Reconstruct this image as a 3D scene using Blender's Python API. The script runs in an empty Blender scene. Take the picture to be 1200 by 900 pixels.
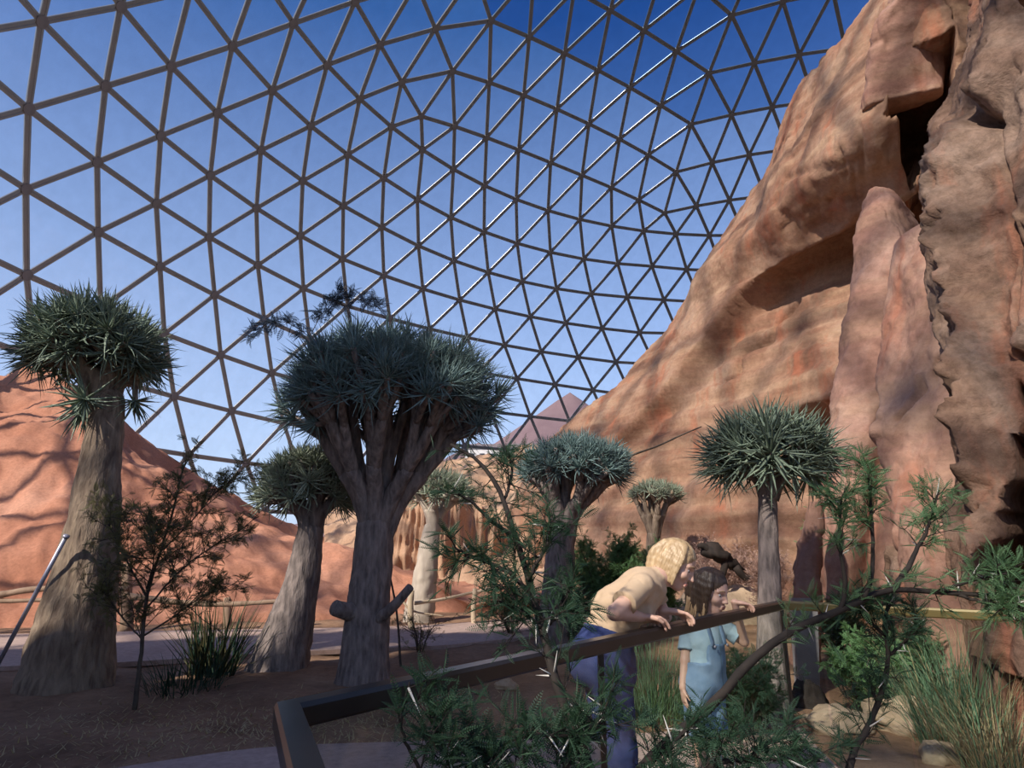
import bpy, bmesh, math, random
import numpy as np
from mathutils import Vector, Matrix

# ------------------------------------------------------------------ camera, sky, sun, exposure
SC = bpy.context.scene
COL = SC.collection
FPX, PITCH, EYE = 742.0, math.radians(14.62), 1.39
cam = bpy.data.cameras.new('camera')
cam.sensor_width = 36.0
cam.lens = FPX / 1200.0 * 36.0
cam.clip_end = 2000
camo = bpy.data.objects.new('camera', cam)
COL.objects.link(camo)
camo.location = (0, 0, EYE)
camo.rotation_euler = (math.pi / 2 + PITCH, 0, 0)
SC.camera = camo

SUN = np.array([-0.5054, -0.5712, 0.6468]); SUN /= np.linalg.norm(SUN)      # direction towards the sun
sl = bpy.data.lights.new('sun', 'SUN')
sl.energy = 6.8
sl.color = (1.0, 0.90, 0.76)
sl.angle = math.radians(1.3)
slo = bpy.data.objects.new('sun', sl)
COL.objects.link(slo)
slo.location = tuple(SUN * 60)
slo.rotation_euler = Vector(tuple(SUN)).to_track_quat('Z', 'Y').to_euler()

world = bpy.data.worlds.new('sky')
SC.world = world
world.use_nodes = True
wn = world.node_tree
wn.nodes.clear()
wo = wn.nodes.new('ShaderNodeOutputWorld')
wb = wn.nodes.new('ShaderNodeBackground')
sky = wn.nodes.new('ShaderNodeTexSky')
sky.sky_type = 'NISHITA'
sky.sun_disc = False
sky.sun_elevation = math.asin(SUN[2])
sky.sun_rotation = math.atan2(SUN[0], SUN[1])
sky.altitude = 300
sky.air_density = 1.0
sky.dust_density = 1.2
sky.ozone_density = 3.0
whs = wn.nodes.new('ShaderNodeHueSaturation')
whs.inputs['Hue'].default_value = 0.508
whs.inputs['Saturation'].default_value = 1.28
whs.inputs['Value'].default_value = 1.0
wn.links.new(sky.outputs[0], whs.inputs['Color'])
wtc = wn.nodes.new('ShaderNodeTexCoord'); wsx = wn.nodes.new('ShaderNodeSeparateXYZ'); wrm = wn.nodes.new('ShaderNodeValToRGB'); wmx = wn.nodes.new('ShaderNodeMixRGB')
wn.links.new(wtc.outputs['Generated'], wsx.inputs[0]); wn.links.new(wsx.outputs['Z'], wrm.inputs[0])
for k_, (p_, c_) in enumerate(((0.0, 0.85), (0.15, 0.70), (0.40, 0.36), (0.70, 0.0))):
    e_ = wrm.color_ramp.elements[k_] if k_ < 2 else wrm.color_ramp.elements.new(p_)
    e_.position = p_; e_.color = (c_, c_, c_, 1)
wmx.inputs[2].default_value = (4.0, 4.8, 6.2, 1)
wn.links.new(wrm.outputs[0], wmx.inputs[0]); wn.links.new(whs.outputs[0], wmx.inputs[1])
wn.links.new(wmx.outputs[0], wb.inputs['Color'])
wb.inputs['Strength'].default_value = 0.19
wn.links.new(wb.outputs[0], wo.inputs['Surface'])

vs = SC.view_settings
vs.view_transform = 'Standard'
try: vs.look = 'None'
except Exception: pass
vs.exposure = 0.0
vs.gamma = 1.0
vs.use_curve_mapping = False
try:
    SC.cycles.transparent_max_bounces = 16
    SC.cycles.max_bounces = 6
except Exception: pass

# ------------------------------------------------------------------ helpers
rng = np.random.default_rng(7)
random.seed(7)
CP, SP = math.cos(PITCH), math.sin(PITCH)

def ray(px, py):
    a, b = (px - 600) / FPX, (450 - py) / FPX
    return np.array([a, CP - b * SP, SP + b * CP])
def at(px, py, Y):
    """world point seen at a photo pixel, at world depth y = Y"""
    r = ray(px, py)
    return np.array([0, 0, EYE]) + r * (Y / r[1])
def ground(px, py, z=0.0):
    r = ray(px, py)
    return np.array([0, 0, EYE]) + r * ((z - EYE) / r[2])
def pix(P):
    P = np.atleast_2d(P) - np.array([0, 0, EYE])
    fw = CP * P[:, 1] + SP * P[:, 2]
    up = -SP * P[:, 1] + CP * P[:, 2]
    fw = np.where(np.abs(fw) < 1e-6, 1e-6, fw)
    return np.stack([600 + FPX * P[:, 0] / fw, 450 - FPX * up / fw, fw], 1)

_perm = np.random.default_rng(3).permutation(256)
_perm = np.concatenate([_perm, _perm, _perm])
_g = np.random.default_rng(5).normal(size=(256, 3)); _g /= np.linalg.norm(_g, axis=1)[:, None]
def pnoise(p):
    p = np.asarray(p, float).reshape(-1, 3)
    i = np.floor(p).astype(int); f = p - i; i &= 255
    u = f * f * f * (f * (f * 6 - 15) + 10)
    r = 0
    for c in range(8):
        d = np.array([c & 1, (c >> 1) & 1, (c >> 2) & 1])
        j = i + d
        h = _perm[_perm[_perm[j[:, 0]] + j[:, 1]] + j[:, 2]]
        w = np.prod(np.where(d, u, 1 - u), axis=1)
        r = r + w * np.einsum('ij,ij->i', _g[h], f - d)
    return r * 1.6
def fbm(p, octv=4, gain=0.5, ridged=False):
    p = np.asarray(p, float).reshape(-1, 3); a, s, r = 1.0, 1.0, 0
    for o in range(octv):
        n = pnoise(p * s + 17.3 * o)
        r = r + a * ((1 - 2 * np.abs(n)) if ridged else n)
        a *= gain; s *= 2.03
    return r
def sstep(a, b, x):
    t = np.clip((np.asarray(x, float) - a) / (b - a), 0, 1)
    return t * t * (3 - 2 * t)
def spline(keys, t):
    """smooth (Catmull-Rom / monotone-ish) interpolation of rows keys[k] = (t, v...)"""
    K = np.array(keys, float); x = K[:, 0]; t = np.atleast_1d(np.asarray(t, float))
    out = []
    n = len(x)
    m = np.zeros_like(K[:, 1:])
    d = np.diff(K[:, 1:], axis=0) / np.diff(x)[:, None]
    m[0], m[-1] = d[0], d[-1]
    if n > 2:
        a, b = d[:-1], d[1:]
        m[1:-1] = np.where(a * b > 0, 2 * a * b / np.where(np.abs(a + b) < 1e-9, 1e-9, a + b), 0)
    k = np.clip(np.searchsorted(x, t, side='right') - 1, 0, n - 2)
    h = (x[k + 1] - x[k]); s = np.clip((t - x[k]) / h, 0, 1)[:, None]; h = h[:, None]
    V = K[:, 1:]
    return ((2 * s**3 - 3 * s**2 + 1) * V[k] + (s**3 - 2 * s**2 + s) * h * m[k] + (-2 * s**3 + 3 * s**2) * V[k + 1] + (s**3 - s**2) * h * m[k + 1])
def crv(pts, n):
    """resample 3D control points smoothly"""
    P = np.array(pts, float)
    L = np.concatenate([[0], np.cumsum(np.linalg.norm(np.diff(P, axis=0), axis=1))]) + np.arange(len(P)) * 1e-6
    t = L / L[-1]
    if len(P) == 2: return P[0] + np.linspace(0, 1, n)[:, None] * (P[1] - P[0])
    # catmull-rom
    out = []
    for s in np.linspace(0, 1, n):
        k = min(max(np.searchsorted(t, s, side='right') - 1, 0), len(P) - 2)
        u = (s - t[k]) / (t[k + 1] - t[k])
        p1, p2 = P[k], P[k + 1]
        p0 = P[k - 1] if k > 0 else 2 * p1 - p2
        p3 = P[k + 2] if k + 2 < len(P) else 2 * p2 - p1
        out.append(0.5 * (2 * p1 + (p2 - p0) * u + (2 * p0 - 5 * p1 + 4 * p2 - p3) * u * u + (3 * p1 - p0 - 3 * p2 + p3) * u**3))
    return np.array(out)

ORG = {}
def mk(name, V, F, mat, parent=None, smooth=True, origin=None):
    """one mesh object from world-space vertices; F = array or list of arrays of faces"""
    V = np.asarray(V, float).reshape(-1, 3)
    if parent is not None: o0 = ORG[parent.name]
    elif origin is not None: o0 = np.array(origin, float)
    else:
        o0 = np.array([(V[:, 0].min() + V[:, 0].max()) / 2, (V[:, 1].min() + V[:, 1].max()) / 2, V[:, 2].min()])
    me = bpy.data.meshes.new(name)
    fl = F if isinstance(F, list) else [F]
    fl = [np.asarray(f, np.int32) for f in fl if len(f)]
    me.vertices.add(len(V)); me.vertices.foreach_set('co', (V - o0).astype(np.float32).ravel())
    nl = sum(f.size for f in fl); nf = sum(len(f) for f in fl)
    me.loops.add(nl); me.polygons.add(nf)
    me.loops.foreach_set('vertex_index', np.concatenate([f.ravel() for f in fl]))
    sizes = np.concatenate([np.full(len(f), f.shape[1], np.int32) for f in fl])
    st = np.concatenate([[0], np.cumsum(sizes)[:-1]]).astype(np.int32)
    me.polygons.foreach_set('loop_start', st)
    try: me.polygons.foreach_set('loop_total', sizes)
    except Exception: pass
    me.polygons.foreach_set('use_smooth', np.full(nf, bool(smooth)))
    me.update(calc_edges=True); me.validate()
    if mat is not None:
        for mm in (mat if isinstance(mat, (list, tuple)) else [mat]): me.materials.append(mm)
    ob = bpy.data.objects.new(name, me)
    COL.objects.link(ob)
    if parent is not None:
        ob.parent = parent; ORG[ob.name] = o0
    else:
        ob.location = tuple(o0); ORG[ob.name] = o0
    return ob
def empty(name, loc):
    ob = bpy.data.objects.new(name, None)
    ob.empty_display_size = 0.2
    COL.objects.link(ob); ob.location = tuple(loc); ORG[ob.name] = np.array(loc, float)
    return ob
def tag(ob, label=None, cat=None, group=None, kind=None):
    if label: ob['label'] = label
    if cat: ob['category'] = cat
    if group: ob['group'] = group
    if kind: ob['kind'] = kind
    return ob
def inst(name, me_obj, parent, M):
    """shared-mesh part placed by a world matrix (parent is unrotated)"""
    ob = bpy.data.objects.new(name, me_obj)
    COL.objects.link(ob)
    if parent is not None:
        ob.parent = parent
        M = Matrix.Translation(-Vector(tuple(ORG[parent.name]))) @ M
    ob.matrix_basis = M
    return ob

class Geo:
    def __init__(s): s.V = []; s.F = {}; s.n = 0
    def add(s, V, F):
        V = np.asarray(V, float).reshape(-1, 3)
        for f in (F if isinstance(F, list) else [F]):
            f = np.asarray(f, int)
            if len(f): s.F.setdefault(f.shape[1], []).append(f + s.n)
        s.V.append(V); s.n += len(V); return s
    def faces(s): return [np.concatenate(v) for v in s.F.values()]
    def build(s, name, mat, parent=None, smooth=True, origin=None):
        return mk(name, np.concatenate(s.V), s.faces(), mat, parent, smooth, origin)

def gridfaces(R, S, closed):
    r = np.arange(R - 1)[:, None]; c = np.arange(S if closed else S - 1)[None, :]
    c2 = (c + 1) % S
    return np.stack([r * S + c, r * S + c2, (r + 1) * S + c2, (r + 1) * S + c], -1).reshape(-1, 4)
def loft(rings, closed=True, caps=True):
    rings = np.asarray(rings, float); R, S, _ = rings.shape
    V = rings.reshape(-1, 3); F = [gridfaces(R, S, closed)]
    if caps and closed:
        V = np.concatenate([V, rings[0].mean(0)[None], rings[-1].mean(0)[None]])
        i = np.arange(S); j = (i + 1) % S
        F.append(np.concatenate([np.stack([j, i, np.full(S, R * S)], 1), np.stack([(R - 1) * S + i, (R - 1) * S + j, np.full(S, R * S + 1)], 1)]))
    return V, F
def tube(pts, rad, sides=8, bump=0.0, bscale=8.0, aspect=1.0, side_hint=None):
    P = np.asarray(pts, float); n = len(P)
    rad = np.broadcast_to(np.asarray(rad, float), (n,))
    T = np.gradient(P, axis=0); T /= np.linalg.norm(T, axis=1)[:, None] + 1e-12
    h = np.array(side_hint if side_hint is not None else ((1.0, 0, 0) if abs(T[0, 0]) < 0.8 else (0, 1.0, 0)))
    X = []; x = h
    for t in T:
        x = x - t * (x @ t); x = x / (np.linalg.norm(x) + 1e-12); X.append(x)
    X = np.array(X); Yv = np.cross(T, X)
    a = np.linspace(0, 2 * np.pi, sides, endpoint=False)
    off = np.cos(a)[None, :, None] * X[:, None] + aspect * np.sin(a)[None, :, None] * Yv[:, None]
    R = rad[:, None, None] * np.ones((1, sides, 1))
    rings = P[:, None] + off * R
    if bump:
        nz = fbm(rings.reshape(-1, 3) * bscale, 3).reshape(n, sides, 1)
        rings = rings + off * R * nz * bump
    return loft(rings)
def box(c, s, M=None):
    x, y, z = np.array(s, float) / 2
    V = np.array([[-x, -y, -z], [x, -y, -z], [x, y, -z], [-x, y, -z], [-x, -y, z], [x, -y, z], [x, y, z], [-x, y, z]])
    if M is not None: V = V @ np.array(M).T
    F = np.array([[0, 3, 2, 1], [4, 5, 6, 7], [0, 1, 5, 4], [1, 2, 6, 5], [2, 3, 7, 6], [3, 0, 4, 7]])
    return V + np.array(c, float), F
def frame(z, x=(1, 0, 0)):
    z = np.array(z, float); z = z / np.linalg.norm(z)
    x = np.array(x, float); x = x - z * (x @ z)
    if np.linalg.norm(x) < 1e-3:
        x = np.array([0, 1.0, 0]) - z * z[1]
    x = x / np.linalg.norm(x)
    return np.stack([x, np.cross(z, x), z], 1)

# ------------------------------------------------------------------ materials
def nmat(name):
    m = bpy.data.materials.new(name); m.use_nodes = True
    nt = m.node_tree; b = nt.nodes.get('Principled BSDF')
    return m, nt, b
def ramp(nt, fac, stops, interp='LINEAR'):
    r = nt.nodes.new('ShaderNodeValToRGB'); r.color_ramp.interpolation = interp
    e = r.color_ramp.elements
    while len(e) < len(stops): e.new(0.5)
    for k, (p, c) in enumerate(stops):
        e[k].position = p; e[k].color = (c[0], c[1], c[2], 1)
    nt.links.new(fac, r.inputs[0]); return r.outputs[0]
def coords(nt, scale=(1, 1, 1), kind='Object', rot=(0, 0, 0)):
    t = nt.nodes.new('ShaderNodeTexCoord'); m = nt.nodes.new('ShaderNodeMapping')
    m.inputs['Scale'].default_value = scale; m.inputs['Rotation'].default_value = rot
    nt.links.new(t.outputs[kind], m.inputs[0]); return m.outputs[0]
def noise(nt, vec, scale, detail=5, rough=0.55, dist=0.0):
    n = nt.nodes.new('ShaderNodeTexNoise'); nt.links.new(vec, n.inputs['Vector'])
    n.inputs['Scale'].default_value = scale; n.inputs['Detail'].default_value = detail
    n.inputs['Roughness'].default_value = rough; n.inputs['Distortion'].default_value = dist
    return n.outputs['Fac']
def mixc(nt, fac, a, b, mode='MIX'):
    m = nt.nodes.new('ShaderNodeMixRGB'); m.blend_type = mode
    if isinstance(fac, float): m.inputs[0].default_value = fac
    else: nt.links.new(fac, m.inputs[0])
    for k, v in ((1, a), (2, b)):
        if isinstance(v, (tuple, list)): m.inputs[k].default_value = (v[0], v[1], v[2], 1)
        else: nt.links.new(v, m.inputs[k])
    return m.outputs[0]
def bump(nt, b, h, strength=0.3, dist=0.05):
    n = nt.nodes.new('ShaderNodeBump'); n.inputs['Strength'].default_value = strength; n.inputs['Distance'].default_value = dist
    nt.links.new(h, n.inputs['Height']); nt.links.new(n.outputs[0], b.inputs['Normal'])
def simple(name, c1, c2, scale=8, rough=0.7, bs=0.0, metal=0.0, vscale=(1, 1, 1), spec=0.3, bdist=0.02):
    m, nt, b = nmat(name)
    v = coords(nt, vscale); n = noise(nt, v, scale)
    nt.links.new(ramp(nt, n, [(0.3, c1), (0.7, c2)]), b.inputs['Base Color'])
    b.inputs['Roughness'].default_value = rough; b.inputs['Metallic'].default_value = metal
    b.inputs['Specular IOR Level'].default_value = spec
    if bs: bump(nt, b, n, bs, bdist)
    return m
def rockmat(name, stops, band=0.35, streak=0.4, scale=0.5, speck=0.3, bs=0.6, bdist=0.06, bandcol=(0.52, 0.36, 0.22), redcol=(0.38, 0.125, 0.065)):
    m, nt, b = nmat(name)
    v = coords(nt)
    n1 = noise(nt, v, scale, 7, 0.62, 0.6)
    col = ramp(nt, n1, stops)
    # sediment bands
    vb = coords(nt, (0.25, 0.25, 3.2), rot=(0.12, 0.1, 0)); nb = noise(nt, vb, 1.1, 4, 0.6, 0.3)
    fb = ramp(nt, nb, [(0.42, (0, 0, 0)), (0.66, (1, 1, 1))])
    mb = nt.nodes.new('ShaderNodeMath'); mb.operation = 'MULTIPLY'; mb.inputs[1].default_value = band
    nt.links.new(fb, mb.inputs[0])
    col = mixc(nt, mb.outputs[0], col, bandcol)
    # vertical rust streaks
    vk = coords(nt, (1.3, 1.3, 0.16)); nk = noise(nt, vk, 1.2, 5, 0.65)
    fk = ramp(nt, nk, [(0.54, (0, 0, 0)), (0.70, (1, 1, 1))])
    mk_ = nt.nodes.new('ShaderNodeMath'); mk_.operation = 'MULTIPLY'; mk_.inputs[1].default_value = streak
    nt.links.new(fk, mk_.inputs[0])
    col = mixc(nt, mk_.outputs[0], col, redcol)
    n3 = noise(nt, v, 9.0, 8, 0.7)
    sp = ramp(nt, n3, [(0.3, (1 - speck,) * 3), (0.62, (1.0, 1.0, 1.0))])
    col = mixc(nt, 1.0, col, sp, 'MULTIPLY')
    nt.links.new(col, b.inputs['Base Color'])
    b.inputs['Roughness'].default_value = 0.92; b.inputs['Specular IOR Level'].default_value = 0.15
    n4 = noise(nt, v, 3.0, 10, 0.68, 0.4)
    bump(nt, b, n4, bs, bdist)
    return m
def glassmat(name, tint, refl=0.06):
    m = bpy.data.materials.new(name); m.use_nodes = True
    nt = m.node_tree; nt.nodes.clear()
    o = nt.nodes.new('ShaderNodeOutputMaterial'); t = nt.nodes.new('ShaderNodeBsdfTransparent'); g = nt.nodes.new('ShaderNodeBsdfGlossy')
    mx = nt.nodes.new('ShaderNodeMixShader')
    v = coords(nt, (1, 1, 1)); n = noise(nt, v, 1.7, 3)
    c = ramp(nt, n, [(0.3, tuple(x * 0.965 for x in tint)), (0.7, tint)])
    nt.links.new(c, t.inputs['Color'])
    g.inputs['Roughness'].default_value = 0.05
    mx.inputs[0].default_value = refl
    nt.links.new(t.outputs[0], mx.inputs[1]); nt.links.new(g.outputs[0], mx.inputs[2]); nt.links.new(mx.outputs[0], o.inputs['Surface'])
    return m

M = {}
M['strut'] = simple('strut_aluminium', (0.20, 0.215, 0.235), (0.25, 0.265, 0.285), 3, 0.36, 0, 0.5, spec=0.5)
M['hub'] = simple('hub_aluminium', (0.15, 0.15, 0.16), (0.20, 0.20, 0.21), 3, 0.5, 0, 0.2)
M['pane'] = glassmat('clear_pane', (0.92, 0.93, 0.96), 0.012)
M['pane_dark'] = glassmat('tinted_pane', (0.62, 0.73, 0.86), 0.012)
M['cliff'] = rockmat('sandstone_cliff', [(0.28, (0.135, 0.07, 0.048)), (0.43, (0.26, 0.135, 0.085)), (0.57, (0.345, 0.205, 0.135)), (0.75, (0.43, 0.30, 0.21))], 0.34, 0.65)
M['slab'] = rockmat('pink_sandstone', [(0.28, (0.20, 0.10, 0.075)), (0.48, (0.32, 0.175, 0.13)), (0.70, (0.44, 0.285, 0.22))], 0.25, 0.5, 0.6)
M['buttress'] = rockmat('brown_sandstone', [(0.30, (0.11, 0.062, 0.045)), (0.48, (0.205, 0.125, 0.088)), (0.70, (0.33, 0.235, 0.18))], 0.1, 0.6, 0.7, 0.5, 0.8, 0.08)
M['sand'] = None
def sandmat(name, a, b_, c, sc=0.35, bs=0.35):
    m, nt, b = nmat(name)
    v = coords(nt); n1 = noise(nt, v, sc, 6, 0.6, 0.3); col = ramp(nt, n1, [(0.3, a), (0.5, b_), (0.72, c)])
    n2 = noise(nt, v, 14, 8, 0.7); sp = ramp(nt, n2, [(0.3, (0.72, 0.72, 0.72)), (0.6, (1, 1, 1))])
    col = mixc(nt, 1.0, col, sp, 'MULTIPLY')
    nt.links.new(col, b.inputs['Base Color'])
    b.inputs['Roughness'].default_value = 0.95; b.inputs['Specular IOR Level'].default_value = 0.1
    n3 = noise(nt, v, 5, 9, 0.7); bump(nt, b, n3, bs, 0.05)
    return m
M['sand'] = sandmat('red_sand', (0.37, 0.155, 0.09), (0.46, 0.21, 0.13), (0.54, 0.28, 0.185))
M['soil'] = sandmat('brown_soil', (0.20, 0.115, 0.07), (0.30, 0.18, 0.11), (0.40, 0.25, 0.155), 1.2, 0.7)
M['path'] = sandmat('path_concrete', (0.40, 0.285, 0.24), (0.46, 0.335, 0.28), (0.52, 0.385, 0.325), 0.8, 0.15)
M['tan'] = sandmat('tan_sand', (0.42, 0.245, 0.15), (0.50, 0.315, 0.20), (0.56, 0.39, 0.26), 0.4, 0.3)
M['outside'] = sandmat('outside_field', (0.30, 0.25, 0.18), (0.38, 0.31, 0.22), (0.46, 0.38, 0.28), 0.05, 0.1)
M['hill'] = sandmat('hill_heather', (0.17, 0.11, 0.12), (0.21, 0.14, 0.145), (0.26, 0.18, 0.18), 0.06, 0.4)

# ------------------------------------------------------------------ the dome (ceiling)
R_D = 35.0
C_D = np.array([0.431 * R_D, 0.450 * R_D, EYE - 0.078 * R_D])
AZ0 = -0.972
NS = 8
TH = [0, 5.9, 11.8, 17.7, 23.6, 28.9, 34.0, 39.1, 43.7, 46.0, 50.0, 53.9, 58.2, 62.2, 66.2, 70.2, 74.2, 78.2, 82.2, 86.2, 89.4]
SG = [0, 0.5, 1.0, 1.5, 2.0, 2.0, 2.3, 2.7, 2.4, 0.0, -0.3, -0.3, 0.3, 0.5, 0.9, 0.6, 0.3, 0, 0, 0, 0]
WP = [0, 0, 0, -.002, -.003, -.003, -.006, -.011, -.016, -.003, 0, .004, .005, .003, 0, 0, 0, 0, 0, 0, 0]
NR = len(TH)
def dome_dir(r, az):
    fr = az % 1.0
    t = math.radians(TH[r] - SG[r] * 4 * fr * (1 - fr))
    a = AZ0 + (az + WP[r] * math.sin(2 * math.pi * fr)) * 2 * math.pi / NS
    return np.array([math.sin(t) * math.sin(a), math.sin(t) * math.cos(a), math.cos(t)])
nodes, nid, ring_n = [], {}, []
for r in range(NR):
    cnt = 1 if r == 0 else NS * min(r, 8)
    ring_n.append(cnt)
    for k in range(cnt):
        if r == 0: az = 0
        elif r <= 8: az = k / r
        else: az = (k + (r - 8) / 2) / 8 
        nid[(r, k)] = len(nodes); nodes.append(dome_dir(r, az))
nodes = np.array(nodes)
edges, tris = set(), []
def E_(a, b): edges.add((min(a, b), max(a, b)))
for r in range(NR):
    n = ring_n[r]
    if n > 1:
        for k in range(n): E_(nid[(r, k)], nid[(r, (k + 1) % n)])
    if r + 1 < NR:
        if r < 8:
            for k in range(ring_n[r + 1]):
                s, j = divmod(k, r + 1)
                up = nid[(r, (s * r + j) % n if n > 1 else 0)]
                dn, dn2 = nid[(r + 1, k)], nid[(r + 1, (k + 1) % ring_n[r + 1])]
                E_(up, dn)
                tris.append((up, dn, dn2, r)); E_(up, dn2)
                if j < r:
                    up2 = nid[(r, (s * r + j + 1) % n)] if n > 1 else up
                    if up2 != up: tris.append((up, dn2, up2, r))
        else:
            for k in range(n):
                u1, u2 = nid[(r, k)], nid[(r, (k + 1) % n)]
                d1, d0 = nid[(r + 1, k)], nid[(r + 1, (k - 1) % n)]
                E_(u1, d1); E_(u1, d0)
                tris.append((u1, d0, d1, r)); tris.append((u1, d1, u2, r))
edges = sorted(edges)
dome = empty('ceiling', (C_D[0], C_D[1], 0))
tag(dome, 'geodesic glass dome of grey metal struts and triangular panes over the desert hall', None, None, 'structure')
# strut profile: x across, z outwards (flange, groove, web)
W_S = 0.112
prof = np.array([[-1.0, 0.0], [-0.92, -0.22], [-0.34, -0.26], [-0.22, -0.10], [0.22, -0.10], [0.34, -0.26], [0.92, -0.22], [1.0, 0.0], [0.80, 0.55], [0.45, 1.1], [-0.45, 1.1], [-0.80, 0.55]]) * W_S
npf = len(prof)
SV = np.array([[y, p[0], p[1]] for y in (0.0, 1.0) for p in prof])
i_ = np.arange(npf); j_ = (i_ + 1) % npf
SF = np.stack([i_, j_, npf + j_, npf + i_], 1)
sme = mk('strut', SV, SF, M['strut'], None, False, (0, 0, 0)); strut_mesh = sme.data
bpy.data.objects.remove(sme)
def cyl(n, r0, r1, z0, z1):
    a = np.linspace(0, 2 * np.pi, n, endpoint=False)
    V = np.concatenate([np.stack([np.cos(a) * r0, np.sin(a) * r0, np.full(n, z0)], 1), np.stack([np.cos(a) * r1, np.sin(a) * r1, np.full(n, z1)], 1), [[0, 0, z0]], [[0, 0, z1]]])
    i = np.arange(n); j = (i + 1) % n
    return V, [np.stack([i, j, n + j, n + i], 1), np.concatenate([np.stack([j, i, np.full(n, 2 * n)], 1), np.stack([n + i, n + j, np.full(n, 2 * n + 1)], 1)])]
HV, HF = cyl(10, 0.20, 0.225, -0.055, 0.03)
hme = mk('hub', HV, HF, M['hub'], None, False, (0, 0, 0)); hub_mesh = hme.data; bpy.data.objects.remove(hme)
NP = nodes * R_D + C_D
NPX = pix(NP)
def in_view(q, fw): return (fw > 1) & (q[..., 0] > -25) & (q[..., 0] < 1060) & (q[..., 1] > -25) & (q[..., 1] < 560)
# struts
ed = np.array(edges)
a, b = NPX[ed[:, 0]], NPX[ed[:, 1]]
mid = (a[:, :2] + b[:, :2]) / 2
vis = in_view(mid, np.minimum(a[:, 2], b[:, 2]))
size = np.where(vis, np.hypot(*(a[:, :2] - b[:, :2]).T), -1)
big = set(np.argsort(-size)[:300].tolist())
g = Geo()
for k, (p, q) in enumerate(edges):
    P, Q = NP[p], NP[q]; L = np.linalg.norm(Q - P)
    if (P[2] < -2.5 and Q[2] < -2.5): continue
    x = (Q - P) / L; z = nodes[p] + nodes[q]; z = z - x * (x @ z); z /= np.linalg.norm(z); y = np.cross(z, x)
    if k in big:
        Mx = Matrix(((x[0] * L, y[0], z[0], P[0]), (x[1] * L, y[1], z[1], P[1]), (x[2] * L, y[2], z[2], P[2]), (0, 0, 0, 1)))
        inst('strut', strut_mesh, dome, Mx)
    else:
        g.add(P + SV[:, :1] * L * x + SV[:, 1:2] * y + SV[:, 2:] * z, SF)
tag(g.build('strut_lattice', M['strut'], dome, False), kind='stuff')
# hubs
hv = np.where(in_view(NPX, NPX[:, 2]), 1 / np.maximum(NPX[:, 2], 1), -1)
bigh = set(np.argsort(-hv)[:300].tolist())
g = Geo()
for k in range(len(nodes)):
    B = frame(nodes[k])
    if k in bigh:
        T = Matrix([list(B[i]) + [NP[k][i]] for i in range(3)] + [[0, 0, 0, 1]])
        inst('hub', hub_mesh, dome, T)
    else: g.add(HV @ B.T + NP[k], HF)
tag(g.build('hub_lattice', M['hub'], dome, False), kind='stuff')
# panes (thin solid sheets just outside the struts)
tr = np.array([t[:3] for t in tris]); trr = np.array([t[3] for t in tris])
cpx = NPX[tr].mean(1)
ar = np.abs(np.cross(NPX[tr[:, 1], :2] - NPX[tr[:, 0], :2], NPX[tr[:, 2], :2] - NPX[tr[:, 0], :2]))
pv = np.where(in_view(cpx, NPX[tr][:, :, 2].min(1)), ar, -1)
bigp = set(np.argsort(-pv)[:300].tolist())
gg = {'pane': Geo(), 'pane_dark': Geo()}
PF = [np.array([[0, 1, 2], [5, 4, 3]]), np.array([[0, 3, 4, 1], [1, 4, 5, 2], [2, 5, 3, 0]])]
for k, t in enumerate(tr):
    P = NP[t]
    if P[:, 2].max() < -2.0: continue
    c = P.mean(0); n = nodes[t].mean(0); n /= np.linalg.norm(n)
    P = c + (P - c) * 0.985 + n * 0.12
    V = np.concatenate([P, P + n * 0.03])
    mt = 'pane_dark' if trr[k] < 6 else 'pane'
    if k in bigp: 
        o = mk('pane', V, PF, M[mt], dome, False)
        if mt == 'pane_dark': o['label'] = 'dark tinted pane'
    else: gg[mt].add(V, PF)
tag(gg['pane'].build('pane_field', M['pane'], dome, False), kind='stuff')
tag(gg['pane_dark'].build('tinted_pane_field', M['pane_dark'], dome, False), kind='stuff')

# ------------------------------------------------------------------ ground inside and outside
def heightgrid(xs, ys, fn):
    X, Y = np.meshgrid(xs, ys); Z = fn(X, Y)
    return np.stack([X, Y, Z], -1).reshape(-1, 3), gridfaces(len(ys), len(xs), False)
xs = np.concatenate([np.linspace(-20, -6.2, 20), np.linspace(-6, 8, 150), np.linspace(8.3, 49, 30)])
ys = np.concatenate([np.linspace(-18, 0, 16), np.linspace(0.3, 14, 150), np.linspace(14.5, 50, 40)])
def ground_z(X, Y):
    p = np.stack([X, Y, 0 * X], -1).reshape(-1, 3)
    z = 0.05 * fbm(p * 0.8, 4).reshape(X.shape) + 0.016 * fbm(p * 5, 2).reshape(X.shape) - 0.03
    return z
V, F = heightgrid(xs, ys, ground_z)
keep = np.hypot(V[:, 0] - C_D[0], V[:, 1] - C_D[1]) < R_D - 0.4
F = F[keep[F].all(1)]
fl = mk('floor', V, F, M['soil'])
tag(fl, 'dark brown soil ground under the quiver trees', None, None, 'structure')
# outside
a = np.linspace(0, 2 * np.pi, 97)[:-1]
rr = [R_D - 0.6, 37, 45, 60, 90, 150, 300, 700]
rings = np.array([np.stack([C_D[0] + r * np.cos(a), C_D[1] + r * np.sin(a), -0.25 + 0 * a], 1) for r in rr])
tag(mk('floor', rings.reshape(-1, 3), gridfaces(len(rr), 96, True), M['outside']), 'dry open field outside the glass dome', None, None, 'structure')
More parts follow.
